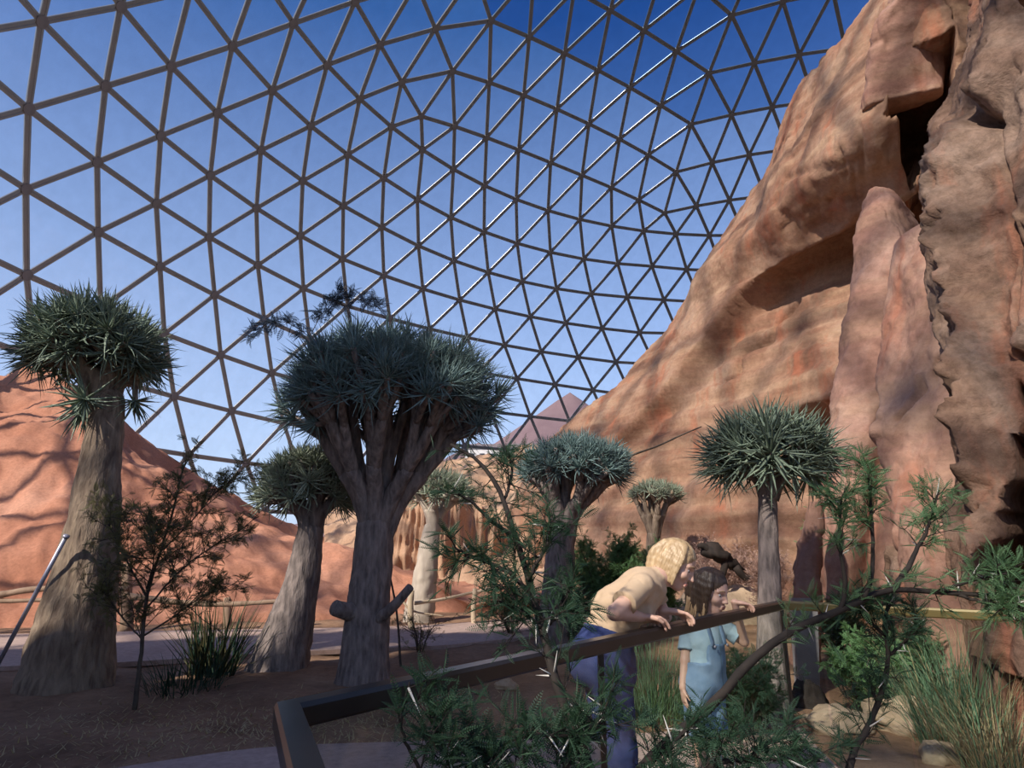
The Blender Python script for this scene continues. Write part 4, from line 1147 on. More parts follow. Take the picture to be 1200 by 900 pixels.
# fern sprays before the dark forked branches
# bush behind the woman
def bush(label, px, py, n, h, w, lmat, seed, leaf=0.08, name='acacia_bush', bm=None, lpt=8, ntw=14, grp='green bushes', tw=(0.15, 0.4), tpl=TPL_F):
    rn = np.random.default_rng(seed); g0 = ground(px, py); st = []
    for k in range(n):
        a = rn.uniform(0, 2 * np.pi); d = np.array([math.cos(a), math.sin(a), 0]) * w * rn.uniform(0.3, 1.0)
        top = g0 + d + np.array([0, 0, h * rn.uniform(0.7, 1.05) * (1 - 0.25 * np.linalg.norm(d) / w)])
        st.append(([g0 + d * 0.1 - np.array([0, 0, .04]), g0 + d * 0.45 + np.array([0, 0, h * 0.4]), top], 0.012, 0.004))
    return shrub(name, label, 'bush', g0, st, lmat, bm or M['twig'], seed, leaf, tpl, tw, ntw, 3, lpt, 0.5, group=grp, twr=0.004, wild=0.7)
bush('soft green feathery bush behind the bending person', 712, 742, 16, 1.85, 0.85, M['acacia_lit'], 41, 0.10, ntw=24, lpt=10)
bush('loose green bush under the little pale quiver tree', 775, 732, 14, 1.5, 0.9, M['acacia_lit'], 42, 0.10, ntw=22, lpt=10)
bush('low green bush at the foot of the dark quiver tree', 668, 752, 8, 0.9, 0.5, M['acacia_shaded'], 43, 0.075)
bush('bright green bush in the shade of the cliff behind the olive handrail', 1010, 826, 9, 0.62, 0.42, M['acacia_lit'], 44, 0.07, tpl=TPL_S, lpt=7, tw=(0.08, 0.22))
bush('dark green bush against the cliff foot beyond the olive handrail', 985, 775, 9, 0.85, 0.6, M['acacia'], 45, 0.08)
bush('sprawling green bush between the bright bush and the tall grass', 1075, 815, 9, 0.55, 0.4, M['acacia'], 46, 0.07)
bush('grey green bush in front of the smooth quiver trunk', 872, 862, 9, 0.55, 0.42, M['acacia_shaded'], 47, 0.07)
bush('twiggy low bush beside the pale branch fence', 600, 744, 8, 0.6, 0.6, M['acacia_dry'], 48, 0.07, ntw=8, lpt=4)
bush('sparse twiggy seedling beside the central trunk', 492, 765, 5, 0.55, 0.3, M['acacia_dry'], 49, 0.055, ntw=7, lpt=3)
bush('small leafy tuft growing under the ledge of the cliff', 965, 735, 6, 2.9, 0.2, M['acacia_lit'], 50, 0.09, ntw=9)
# dry pink brush in front of the ridge
bush('pale pink dry brush heaped against the foot of the ridge', 850, 722, 22, 1.75, 0.8, M['drybrush'], 51, 0.05, name='dry_brush', bm=M['drybrush'], ntw=40, lpt=4, grp=None)
bush('pale pink dry brush beside the rounded pillar', 905, 735, 14, 1.5, 0.5, M['drybrush'], 52, 0.05, name='dry_brush', bm=M['drybrush'], ntw=36, lpt=4, grp=None)
# grass
blades('grass_clump', 'tall green grass clump with straw stems beside the near buttress', 'grass', ground(1132, 872), 420, 0.85, 0.011, M['grass'], 61, 0.32, 0.33, 0.7, mats=[M['grass'], M['grass'], M['straw']])
blades('grass_clump', 'dry straw grass at the foot of the near buttress', 'grass', ground(1172, 905), 260, 0.6, 0.009, M['straw'], 62, 0.35, 0.22, 0.7, mats=[M['straw'], M['grass'], M['straw']])
blades('grass_clump', 'lush green grass clump behind the handrail between bending person and child', 'grass', ground(762, 838), 520, 0.72, 0.010, M['acacia_lit'], 63, 0.35, 0.36, 0.7, mats=[M['acacia_lit'], M['acacia'], M['grass']])
blades('grass_clump', 'green grass behind the near end of the tall grass clump', 'grass', ground(1098, 835), 220, 0.6, 0.010, M['grass'], 64, 0.4, 0.3, 0.7)
# bare twig from the dark crown to the ridge
V, F = tube(crv(A3((712, 548, Y5), (742, 533, Y5), (770, 523, Y5 + .1), (798, 510, Y5 + .2), (822, 500, Y5 + .3)), 16), np.linspace(0.022, 0.010, 16), 8, 0.3, 9)
tag(mk('bare_twig', V, F, M['twig']), 'bare dark twig reaching from the flat bluish crown toward the ridge', 'twig')

# ------------------------------------------------------------------ foreground thorn trees
Yn = 2.0
shrub('thorn_tree', 'dark thorn tree with a long arching limb across the glass railing', 'tree', ground(640, 1200),
      [(A3((700, 960, 1.9), (770, 882, 1.95), (838, 822, 2.0), (880, 775, 2.0), (930, 738, 2.05), (985, 715, 2.1), (1040, 692, 2.15), (1110, 694, 2.15), (1215, 702, 2.1)), 0.017, 0.006, 0.9),
       (A3((985, 715, 2.1), (990, 690, 2.1), (986, 650, 2.1), (984, 600, 2.1), (990, 572, 2.1)), 0.008, 0.003, 0.7), (A3((1012, 703, 2.12), (1022, 670, 2.12), (1022, 620, 2.12), (1018, 560, 2.12), (1014, 545, 2.12)), 0.008, 0.003, 0.8),
       (A3((1048, 690, 2.15), (1072, 650, 2.2), (1090, 612, 2.2), (1100, 575, 2.2)), 0.010, 0.003, 0.8), (A3((1100, 693, 2.15), (1140, 680, 2.1), (1180, 672, 2.0)), 0.006, 0.003, 0.5), (A3((1120, 696, 2.15), (1150, 705, 2.1), (1200, 712, 2.0)), 0.006, 0.003, 0.5)],
      M['acacia'], M['twig_dark'], 71, 0.055, TPL_N, (0.05, 0.12), 22, 2, 7, 0.5, thorns=26, tlen=0.06, twr=0.0022, minf=0.45)
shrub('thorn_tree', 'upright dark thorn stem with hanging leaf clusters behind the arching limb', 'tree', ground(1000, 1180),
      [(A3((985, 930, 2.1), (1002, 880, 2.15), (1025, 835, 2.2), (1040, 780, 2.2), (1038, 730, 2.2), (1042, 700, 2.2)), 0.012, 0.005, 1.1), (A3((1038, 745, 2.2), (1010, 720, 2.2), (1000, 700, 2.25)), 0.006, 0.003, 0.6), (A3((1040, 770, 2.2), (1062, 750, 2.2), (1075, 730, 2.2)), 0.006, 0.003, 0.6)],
      M['acacia_shaded'], M['twig_dark'], 72, 0.052, TPL_N, (0.05, 0.13), 20, 2, 7, 0.2, thorns=10, tlen=0.06, twr=0.0022)
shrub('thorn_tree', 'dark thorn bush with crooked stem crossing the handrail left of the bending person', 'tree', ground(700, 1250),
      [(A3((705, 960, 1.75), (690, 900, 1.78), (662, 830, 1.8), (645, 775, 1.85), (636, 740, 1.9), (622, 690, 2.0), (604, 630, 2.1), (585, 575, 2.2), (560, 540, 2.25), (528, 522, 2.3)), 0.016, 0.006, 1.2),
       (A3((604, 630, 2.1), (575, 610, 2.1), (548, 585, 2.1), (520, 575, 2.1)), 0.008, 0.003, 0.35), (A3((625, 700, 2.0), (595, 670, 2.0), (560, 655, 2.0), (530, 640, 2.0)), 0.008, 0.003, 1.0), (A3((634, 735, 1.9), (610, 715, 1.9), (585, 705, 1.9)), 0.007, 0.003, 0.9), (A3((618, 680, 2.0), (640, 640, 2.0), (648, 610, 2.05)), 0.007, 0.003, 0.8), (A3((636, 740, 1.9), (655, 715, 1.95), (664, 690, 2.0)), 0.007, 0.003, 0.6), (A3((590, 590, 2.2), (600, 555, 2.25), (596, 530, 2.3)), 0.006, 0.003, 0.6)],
      M['acacia_shaded'], M['twig_dark'], 73, 0.058, TPL_N, (0.06, 0.15), 17, 2, 7, 0.3, thorns=30, tlen=0.07, twr=0.0024, minf=0.12)
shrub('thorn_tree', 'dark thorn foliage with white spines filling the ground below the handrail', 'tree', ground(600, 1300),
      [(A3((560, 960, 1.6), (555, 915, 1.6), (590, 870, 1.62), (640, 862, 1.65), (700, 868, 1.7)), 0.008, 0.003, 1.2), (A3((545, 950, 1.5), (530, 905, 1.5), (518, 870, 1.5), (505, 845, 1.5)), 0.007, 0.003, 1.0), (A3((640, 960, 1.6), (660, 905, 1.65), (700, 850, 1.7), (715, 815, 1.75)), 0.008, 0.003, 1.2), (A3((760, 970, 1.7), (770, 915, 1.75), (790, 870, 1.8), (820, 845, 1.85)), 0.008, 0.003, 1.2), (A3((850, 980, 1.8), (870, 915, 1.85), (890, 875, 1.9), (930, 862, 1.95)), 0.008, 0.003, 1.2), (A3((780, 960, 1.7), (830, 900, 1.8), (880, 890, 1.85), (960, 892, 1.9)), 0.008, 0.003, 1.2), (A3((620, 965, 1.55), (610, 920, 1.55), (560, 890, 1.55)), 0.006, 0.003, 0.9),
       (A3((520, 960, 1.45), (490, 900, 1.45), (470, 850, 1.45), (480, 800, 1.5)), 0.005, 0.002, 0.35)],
      M['acacia_shaded'], M['twig_dark'], 74, 0.055, TPL_N, (0.05, 0.13), 18, 2, 7, 0.5, thorns=60, tlen=0.06, twr=0.002, minf=0.1)

# dry grass stubble and leaf litter on the shaded soil
def litter(label, c, rx, ry, n, seed):
    rn = np.random.default_rng(seed); G = Geo()
    X = c[0] + rx * rn.normal(0, 0.5, n); Y = c[1] + ry * rn.normal(0, 0.5, n)
    Z = ground_z(X[None], Y[None])[0]
    for x, y, z in zip(X, Y, Z):
        a = rn.uniform(0, 6.283); L = rn.uniform(0.03, 0.10); e = rn.uniform(0.05, 0.7); d = np.array([math.cos(a) * math.cos(e), math.sin(a) * math.cos(e), math.sin(e)]) * L; w = np.array([-math.sin(a), math.cos(a), 0]) * 0.005
        p = np.array([x, y, z + 0.002]); G.add([p - w, p + w, p + d * 0.6 + w * 0.6, p + d], np.array([[0, 1, 2, 3]]))
    o = G.build('dry_grass', M['straw'], None, False); return tag(o, label, 'grass', None, 'stuff')
litter('thin dry grass litter on the shaded soil between the trunks and the railing', (-2.0, 5.6), 2.6, 1.3, 2600, 91)

# ------------------------------------------------------------------ people (signed distance bodies meshed with surface nets)
class SDF:
    def __init__(s, lo, hi, h):
        s.lo = np.array(lo, float); s.h = h
        s.n = np.ceil((np.array(hi) - s.lo) / h).astype(int) + 1
        s.f = np.full(s.n, 1.0, np.float32)
        s.ax = [s.lo[i] + h * np.arange(s.n[i]) for i in range(3)]
    def _sub(s, lo, hi):
        a = np.clip(np.floor((np.array(lo) - s.lo) / s.h).astype(int), 0, s.n); b = np.clip(np.ceil((np.array(hi) - s.lo) / s.h).astype(int) + 1, 0, s.n)
        sl = tuple(slice(a[i], b[i]) for i in range(3))
        X = np.stack(np.meshgrid(*[s.ax[i][sl[i]] for i in range(3)], indexing='ij'), -1)
        return sl, X
    def _mix(s, sl, d, k, sub=False):
        f = s.f[sl]
        if sub: d = -d
        if sub:
            h = np.clip(0.5 - 0.5 * (f - d) / k, 0, 1); s.f[sl] = f + (d - f) * h + k * h * (1 - h)
        else:
            h = np.clip(0.5 + 0.5 * (d - f) / k, 0, 1); s.f[sl] = (d + (f - d) * h - k * h * (1 - h)).astype(np.float32)
    def cone(s, a, b, ra, rb, k=0.02, flat=None):
        a, b = np.array(a, float), np.array(b, float); m = max(ra, rb) + 3 * k + 0.02
        sl, X = s._sub(np.minimum(a, b) - m, np.maximum(a, b) + m)
        if 0 in X.shape: return s
        if flat is not None:      # flat = (axis, factor): squash along a world axis about the line
            ax, fc = np.array(flat[0], float), flat[1]; ax /= np.linalg.norm(ax)
        d = b - a; L2 = d @ d; t = np.clip(((X - a) @ d) / L2, 0, 1)
        v = X - (a + t[..., None] * d)
        if flat is not None:
            c = v @ ax; v = v + (c * (1 / fc - 1))[..., None] * ax
        q = np.linalg.norm(v, axis=-1) - (ra + (rb - ra) * t)
        if flat is not None: q = q * min(1, (1 + flat[1]) / 2)
        s._mix(sl, q, k); return s
    def ell(s, c, r, B=None, k=0.02, sub=False):
        c, r = np.array(c, float), np.array(r, float); B = np.eye(3) if B is None else np.array(B)
        m = r.max() + 3 * k + 0.02; sl, X = s._sub(c - m, c + m)
        if 0 in X.shape: return s
        v = (X - c) @ B; k0 = np.linalg.norm(v / r, axis=-1); k1 = np.linalg.norm(v / (r * r), axis=-1) + 1e-9
        s._mix(sl, k0 * (k0 - 1) / k1, k, sub); return s
    def cut(s, p, n):
        """remove everything on the +n side of a plane"""
        n = np.array(n, float); n /= np.linalg.norm(n)
        X = np.stack(np.meshgrid(*s.ax, indexing='ij'), -1); s.f = np.maximum(s.f, (X - np.array(p)) @ n).astype(np.float32); return s
    def mesh(s):
        f = s.f; nx, ny, nz = f.shape; sg = f < 0
        cells = np.zeros((nx - 1, ny - 1, nz - 1), np.int8)
        for dx in (0, 1):
            for dy in (0, 1):
                for dz in (0, 1): cells += sg[dx:nx - 1 + dx, dy:ny - 1 + dy, dz:nz - 1 + dz]
        act = np.argwhere((cells > 0) & (cells < 8)); idx = np.full(cells.shape, -1, np.int64); idx[tuple(act.T)] = np.arange(len(act))
        P = np.zeros((len(act), 3)); C = np.zeros(len(act))
        cs = [(0, 0, 0), (1, 0, 0), (0, 1, 0), (1, 1, 0), (0, 0, 1), (1, 0, 1), (0, 1, 1), (1, 1, 1)]
        for i in range(8):
            for ax in range(3):
                if cs[i][ax] == 0:
                    o = np.array(cs[i]); e = o.copy(); e[ax] = 1
                    A0, A1 = act + o, act + e
                    fa, fb = f[tuple(A0.T)], f[tuple(A1.T)]
                    m = (fa < 0) != (fb < 0); t = np.where(m, fa / (fa - fb + 1e-12), 0)
                    P[m] += (A0 + t[:, None] * (e - o))[m]; C[m] += 1
        V = s.lo + s.h * P / np.maximum(C, 1)[:, None]
        Q = []
        for ax in range(3):
            u, v = (ax + 1) % 3, (ax + 2) % 3
            a = np.take(sg, range(f.shape[ax] - 1), ax); b = np.take(sg, range(1, f.shape[ax]), ax)
            E = np.argwhere(a != b); E = E[(E[:, u] > 0) & (E[:, v] > 0) & (E[:, u] < cells.shape[u]) & (E[:, v] < cells.shape[v])]
            du, dv = np.eye(3, dtype=int)[u], np.eye(3, dtype=int)[v]
            q = np.stack([idx[tuple((E - du - dv).T)], idx[tuple((E - dv).T)], idx[tuple(E.T)], idx[tuple((E - du).T)]], 1)
            fl = ~a[tuple(E.T)]; q[fl] = q[fl][:, ::-1]; Q.append(q)
        Q = np.concatenate(Q); return V, Q[(Q >= 0).all(1)]

def skinmat(name, c1, c2):
    m, nt, b = nmat(name); v = coords(nt); n = noise(nt, v, 16, 4)
    nt.links.new(ramp(nt, n, [(0.3, c1), (0.7, c2)]), b.inputs['Base Color'])
    b.inputs['Roughness'].default_value = 0.5; b.inputs['Subsurface Weight'].default_value = 0.08; b.inputs['Subsurface Radius'].default_value = (0.02, 0.008, 0.004)
    return m
def cloth(name, c1, c2, weave=60, bs=0.25, mott=9):
    m, nt, b = nmat(name); v = coords(nt); n = noise(nt, v, mott, 5, 0.6); n2 = noise(nt, v, weave, 4, 0.7)
    nt.links.new(ramp(nt, n, [(0.32, c1), (0.68, c2)]), b.inputs['Base Color']); b.inputs['Roughness'].default_value = 0.9; b.inputs['Specular IOR Level'].default_value = 0.1
    bump(nt, b, n2, bs, 0.004); return m
M['skin'] = skinmat('skin', (0.56, 0.34, 0.25), (0.64, 0.41, 0.31))
M['lips'] = skinmat('lips', (0.42, 0.16, 0.13), (0.48, 0.20, 0.16))
M['eye'] = simple('eye_white', (0.55, 0.53, 0.5), (0.62, 0.60, 0.57), 20, 0.2)
M['iris'] = simple('iris_dark', (0.03, 0.022, 0.018), (0.05, 0.035, 0.025), 20, 0.2)
M['blond'] = simple('blond_hair', (0.34, 0.22, 0.11), (0.58, 0.43, 0.25), 5, 0.45, 0.8, vscale=(9, 9, 0.8), bdist=0.006, spec=0.5)
M['shaded_hair'] = simple('shaded_hair', (0.035, 0.022, 0.015), (0.085, 0.055, 0.035), 5, 0.45, 0.8, vscale=(9, 9, 0.8), bdist=0.006, spec=0.5)  # hair darkened, its shadow painted into the colour
M['hair_tip'] = simple('light_hair_ends', (0.30, 0.19, 0.10), (0.46, 0.32, 0.18), 5, 0.45, 0.8, vscale=(9, 9, 0.8), bdist=0.006, spec=0.5)
M['tee'] = cloth('beige_tee', (0.50, 0.36, 0.235), (0.58, 0.43, 0.285))
M['jeans'] = cloth('blue_jeans', (0.022, 0.032, 0.10), (0.055, 0.075, 0.19), 90)
M['lightblue'] = cloth('light_blue_tee', (0.30, 0.42, 0.50), (0.40, 0.53, 0.60))
M['denim'] = cloth('washed_denim', (0.13, 0.21, 0.32), (0.22, 0.32, 0.45), 90)
M['shoe'] = simple('shoe', (0.10, 0.08, 0.07), (0.16, 0.13, 0.11), 10, 0.7)

def hand(S, wrist, fwd, palm, side, size=1.0, curl=0.5, k=0.006, drop=0.0):
    """palm + five fingers; fwd = finger direction, palm = palm normal, side = thumb side"""
    f, p, s = [np.array(x, float) / np.linalg.norm(x) for x in (fwd, palm, side)]
    w = np.array(wrist, float); z = size
    S.cone(w, w + f * 0.045 * z, 0.022 * z, 0.030 * z, k * 2, (p, 0.55)); S.cone(w + f * 0.04 * z - s * .012 * z, w + f * 0.078 * z - s * .014 * z, 0.022 * z, 0.020 * z, k * 2, (p, 0.55)); S.cone(w + f * 0.04 * z + s * .014 * z, w + f * 0.080 * z + s * .016 * z, 0.022 * z, 0.020 * z, k * 2, (p, 0.55))
    for i, (o, L) in enumerate(((0.032, 0.070), (0.011, 0.078), (-0.010, 0.072), (-0.031, 0.056))):
        a = w + f * 0.085 * z + s * o * z; d = f.copy(); c = curl * (1 + 0.12 * i)
        spr = s * (0.10 - 0.07 * i)
        for j, (fr, r) in enumerate(((0.45, 0.0092), (0.31, 0.0084), (0.24, 0.0075))):
            an = c * (0.55 + 0.5 * j); dd = f * math.cos(an) + p * math.sin(an) + spr * 0.6; dd /= np.linalg.norm(dd)
            b = a + dd * L * fr * z; S.cone(a, b, r * z, r * z * 0.93, 0.003); a = b
    a = w + f * 0.028 * z + s * 0.026 * z
    d1 = f * 0.65 + s * 0.72 + p * 0.25; d1 /= np.linalg.norm(d1); b = a + d1 * 0.036 * z; S.cone(a, b, 0.0125 * z, 0.0105 * z, 0.006)
    d2 = f * 0.9 + s * 0.25 + p * (0.25 + curl * 0.4); d2 /= np.linalg.norm(d2); S.cone(b, b + d2 * 0.030 * z, 0.0102 * z, 0.0085 * z, 0.003)
def head(S, c, F, U, z=1.0, ns=1.0):
    """c = head centre, F = facing, U = up; z = scale (1 = adult, 0.225 m)"""
    F = np.array(F, float); F /= np.linalg.norm(F); U = np.array(U, float); U -= F * (U @ F); U /= np.linalg.norm(U); R = np.cross(F, U)
    B = np.stack([F, R, U], 1); p = lambda x, y, w: np.array(c) + (F * x + R * y + U * w) * z
    S.ell(p(-0.008, 0, 0.028), np.array([0.096, 0.074, 0.086]) * z, B, 0.01)
    S.ell(p(0.028, 0, -0.030), np.array([0.060, 0.056, 0.075]) * z, B, 0.03 * z)
    S.cone(p(0.058, 0.012, -0.094), p(0.058, -0.012, -0.094), 0.019 * z, 0.019 * z, 0.022 * z)
    S.cone(p(-0.012, 0.050, -0.052), p(0.045, 0.018, -0.088), 0.020 * z, 0.016 * z, 0.02 * z); S.cone(p(-0.012, -0.050, -0.052), p(0.045, -0.018, -0.088), 0.020 * z, 0.016 * z, 0.02 * z)
    for q in (1, -1):
        S.ell(p(0.082, 0.033 * q, 0.001), np.array([0.018, 0.019, 0.013]) * z, B, 0.012 * z, True)
        S.ell(p(0.066, 0.034 * q, -0.001), np.array([0.0125, 0.014, 0.0115]) * z, B, 0.003)
        S.cone(p(0.084, 0.014 * q, 0.020), p(0.070, 0.048 * q, 0.019), 0.008 * z, 0.007 * z, 0.010 * z)
        S.ell(p(0.060, 0.042 * q, -0.030), np.array([0.022, 0.020, 0.018]) * z, B, 0.02 * z)
        S.ell(p(-0.010, 0.076 * q, -0.006), np.array([0.017, 0.009, 0.030]) * z, B, 0.006 * z)
    S.cone(p(0.086, 0, 0.006), p(0.098 + 0.010 * ns, 0, -0.034), 0.0080 * z * ns, 0.0115 * z * ns, 0.012 * z)
    for q in (1, -1): S.ell(p(0.095, 0.011 * q, -0.037), np.array([0.010, 0.008, 0.007]) * z, B, 0.006 * z)
    S.cone(p(0.089, 0.016, -0.0605), p(0.089, -0.016, -0.0605), 0.0062 * z, 0.0062 * z, 0.007 * z); S.cone(p(0.086, 0.014, -0.073), p(0.086, -0.014, -0.073), 0.0075 * z, 0.0075 * z, 0.007 * z)
    S.cone(p(0.094, 0.017, -0.0665), p(0.094, -0.017, -0.0665), 0.0001, 0.0001, 0.004)
    return p, B
def paint(ob, sel_fn, mats):
    me = ob.data; n = len(me.polygons); c = np.zeros(n * 3, np.float32); me.polygons.foreach_get('center', c); c = c.reshape(-1, 3) + ORG[ob.name]
    mi = np.zeros(n, np.int32)
    for k, fn in enumerate(sel_fn): mi[fn(c)] = k + 1
    for m in mats: me.materials.append(m)
    me.polygons.foreach_set('material_index', mi)
def eyes(p, B, z, t):
    for q in (1, -1):
        c = p(0.0675, 0.034 * q, -0.001); G = Geo()
        th = np.linspace(0.01, np.pi - 0.01, 9)[:, None]; ph = np.linspace(0, 2 * np.pi, 12, endpoint=False)[None]
        D = np.stack([np.sin(th) * np.cos(ph), np.sin(th) * np.sin(ph), np.cos(th) * np.ones_like(ph)], -1)
        V, F = loft(D * 0.0128 * z + c); e = mk('eye', V, F, M['eye'], t)
        V, F = loft(D * 0.0062 * z * np.array([1, 1, 1]) + c + B[:, 0] * 0.0085 * z - B[:, 2] * 0.002 * z); mk('iris', V, F, M['iris'], e)
        V, F = tube(crv([p(0.092, 0.014 * q, 0.022), p(0.090, 0.032 * q, 0.027), p(0.076, 0.050 * q, 0.021)], 8), np.array([1, 1.3, 1.4, 1.4, 1.3, 1.1, .9, .5]) * 0.0028 * z, 6); mk('eyebrow', V, F, M['hair_tip'], t)
def hair_shell(p, B, z, t, mat, locks, cap_r=(0.099, 0.079, 0.090), seed=1, name='hair', lw=0.012, hl=0.0, lo_hi=None):
    """cap + hanging locks (each lock a tapered strand following the head)"""
    rn = np.random.default_rng(seed); lo, hi = lo_hi
    S = SDF(lo, hi, 0.006 * z)
    S.ell(p(-0.012, 0, 0.036), np.array(cap_r) * z, B, 0.004)
    # open the face
    S.ell(p(0.105, 0, -0.035), np.array([0.075, 0.064, 0.098]) * z, B, 0.012 * z, True)
    S.cut(p(0, 0, hl), -B[:, 2] * 1.0 + B[:, 0] * 0.12)
    for pts, r in locks: 
        P = crv([p(*q) for q in pts], 7)
        for a, b, ra, rb in zip(P[:-1], P[1:], np.linspace(r, r * .55, 7)[:-1], np.linspace(r, r * .55, 7)[1:]): S.cone(a, b, ra * z, rb * z, 0.006 * z)
    V, F = S.mesh()
    fl = (V - np.array(p(0, 0, 0)))
    ang = np.arctan2(fl @ B[:, 1], fl @ B[:, 0])
    nn = fl / np.linalg.norm(fl, axis=1)[:, None]
    V = V + nn * (0.0022 * z * np.sin(ang * 46 + 1.0 * pnoise(V * 8)))[:, None]
    return mk(name, V, F, mat, t)

# ---- the woman
YW = 2.95
hipc = at(706, 752, YW)
def W(px, py, dY=0.0): return at(px, py, YW + dY)
fw = np.array([0.86, 0.20, 0.0]); fw /= np.linalg.norm(fw); sdv = np.array([-fw[1], fw[0], 0])      # facing, left-hand side (away from camera)
feetz = 0.045
pel = np.array([hipc[0], YW, 0.955])
hr, hl_ = pel - sdv * 0.085 + np.array([0, 0, -0.04]), pel + sdv * 0.085 + np.array([0, 0, -0.04])
kr, kl = hr + fw * 0.04 + np.array([0, 0, -0.42]), hl_ + fw * 0.10 + np.array([0, 0, -0.42])
ar_, al = kr - fw * 0.06 + np.array([0, 0, -0.43]), kl - fw * 0.05 + np.array([0, 0, -0.43])
waist, chest, neckb = W(722, 713, 0.03), W(752, 690, 0.07), W(770, 677, 0.09)
shr, shl = W(752, 687, -0.09), W(760, 683, 0.19)
hc = W(791, 661, 0.12)
Fh = np.array([0.80, -0.34, -0.46]); Uh = np.array([0.28, 0.02, 1.0])
elb, wri = W(720, 718, -0.245), None
rt_pt = onrail(c0, c1, 774); hand_top = rt_pt + np.array([0, 0, 0.022])
wri = onrail(c0, c1, 757) + np.array([-0.02, 0.02, 0.045])
ell_l, wri_l = W(778, 722, 0.22), onrail(c0, c1, 783) + np.array([0.0, 0.08, 0.05])
woman = empty('person', (pel[0], pel[1], 0)); tag(woman, 'person with blond bob in beige tee and blue jeans bending over the handrail', 'person')
ALLP = np.array([pel, waist, chest, neckb, shr, shl, hc, elb, wri, kr, kl, ar_, al, ell_l, wri_l, hand_top])
lo = ALLP.min(0) - 0.17; hi = ALLP.max(0) + 0.17; lo[2] = -0.02
S = SDF(lo, hi, 0.0055)
for (h_, k_, a_) in ((hr, kr, ar_), (hl_, kl, al)):
    S.cone(h_, k_, 0.070, 0.048, 0.03); S.cone(k_, a_, 0.046, 0.032, 0.02); S.cone(a_ - np.array([0, 0, 0.03]), a_ + fw * 0.14 - np.array([0, 0, 0.045]), 0.032, 0.025, 0.02)
S.cone(hr, hl_, 0.085, 0.085, 0.04); S.cone(pel, waist, 0.085, 0.075, 0.04, (sdv, 1.15)); S.cone(waist, chest, 0.075, 0.080, 0.04, (sdv, 1.2)); S.cone(chest, neckb, 0.07, 0.045, 0.04)
S.cone(shr, shl, 0.05, 0.05, 0.04)
S.cone(neckb, hc - np.array([0.01, 0, 0.04]), 0.048, 0.046, 0.025)
S.cone(shr, elb, 0.040, 0.030, 0.02); S.cone(elb, wri, 0.031, 0.022, 0.010); S.cone(shl, ell_l, 0.042, 0.034, 0.02); S.cone(ell_l, wri_l, 0.034, 0.023, 0.012)
rd = d01
hand(S, wri, rd * 0.93 + np.array([0.25, -0.25, -0.12]), np.array([0.05, -0.1, -1.0]), np.array([-rd[1] * -0.6, -rd[0], 0.1]) * 1.0, 0.95, 0.75)
hand(S, wri_l, rd * 0.6 + np.array([0.35, -0.45, -0.1]), np.array([0.0, -0.15, -1.0]), np.array([-rd[1], rd[0], 0.1]), 0.95, 0.75)
p, Bh = head(S, hc, Fh, Uh, 0.93, 0.85)
V, F = S.mesh(); body = mk('body', V, F, M['skin'], woman)
paint(body, [lambda c: (np.abs((c - p(0.092, 0, -0.0665)) @ Bh[:, 0]) < 0.016) & (np.abs((c - p(0, 0, 0)) @ Bh[:, 1]) < 0.020 - 1.2 * np.abs((c - p(0, 0, -0.0665)) @ Bh[:, 2]) * 0.4) & (np.abs((c - p(0, 0, -0.0665)) @ Bh[:, 2]) < 0.0105)], [M['lips']])
eyes(p, Bh, 0.93, woman)
locks = []
rn = np.random.default_rng(5)
for q in (1, -1):
    for k in range(24):
        x = 0.034 - 0.122 * k / 23; yy = (0.074 if x > -0.06 else 0.052) * q
        locks.append(([(x * 0.55, yy * 0.72, 0.095), (x, yy * 1.03, 0.03), (x * 1.03 - 0.004, yy * 1.06, -0.03), (x * 1.0 + rn.uniform(-.006, .006), yy * 0.98, -0.085 - 0.012 * rn.random())], 0.0125))
for k in range(7):
    yy = -0.05 + 0.1 * k / 6; locks.append(([(-0.08, yy * 0.8, 0.07), (-0.112, yy, 0.01), (-0.112, yy, -0.04), (-0.098, yy, -0.088)], 0.021))
hair_shell(p, Bh, 0.93, woman, M['blond'], locks, seed=2, hl=-0.02, lo_hi=(hc - 0.19, hc + 0.19))
# shirt
St = SDF(np.minimum.reduce([pel, waist, chest, shr, shl, elb]) - 0.2, np.maximum.reduce([pel, chest, neckb, shl, shr]) + 0.17, 0.008)
wl = pel + (waist - pel) * 0.25
St.cone(wl, waist, 0.106, 0.094, 0.03, (sdv, 1.22)); St.cone(waist, chest, 0.094, 0.096, 0.03, (sdv, 1.22)); St.cone(chest, neckb, 0.088, 0.052, 0.03); St.cone(shr, shl, 0.052, 0.050, 0.03)
bel = waist * 0.5 + chest * 0.5 + np.array([0.03, 0, -0.06]); St.ell(bel, (0.085, 0.10, 0.05), None, 0.04)
er = shr + (elb - shr) * 0.66; el_ = shl + (ell_l - shl) * 0.6
St.cone(shr, shr + (er - shr) * 0.35, 0.050, 0.047, 0.014); St.cone(shl, shl + (el_ - shl) * 0.35, 0.050, 0.047, 0.014)
nk = hc - neckb; nk /= np.linalg.norm(nk)
St.cut(neckb + nk * 0.028, nk); 
dn = elb - shr; dn /= np.linalg.norm(dn)
V, F = St.mesh()
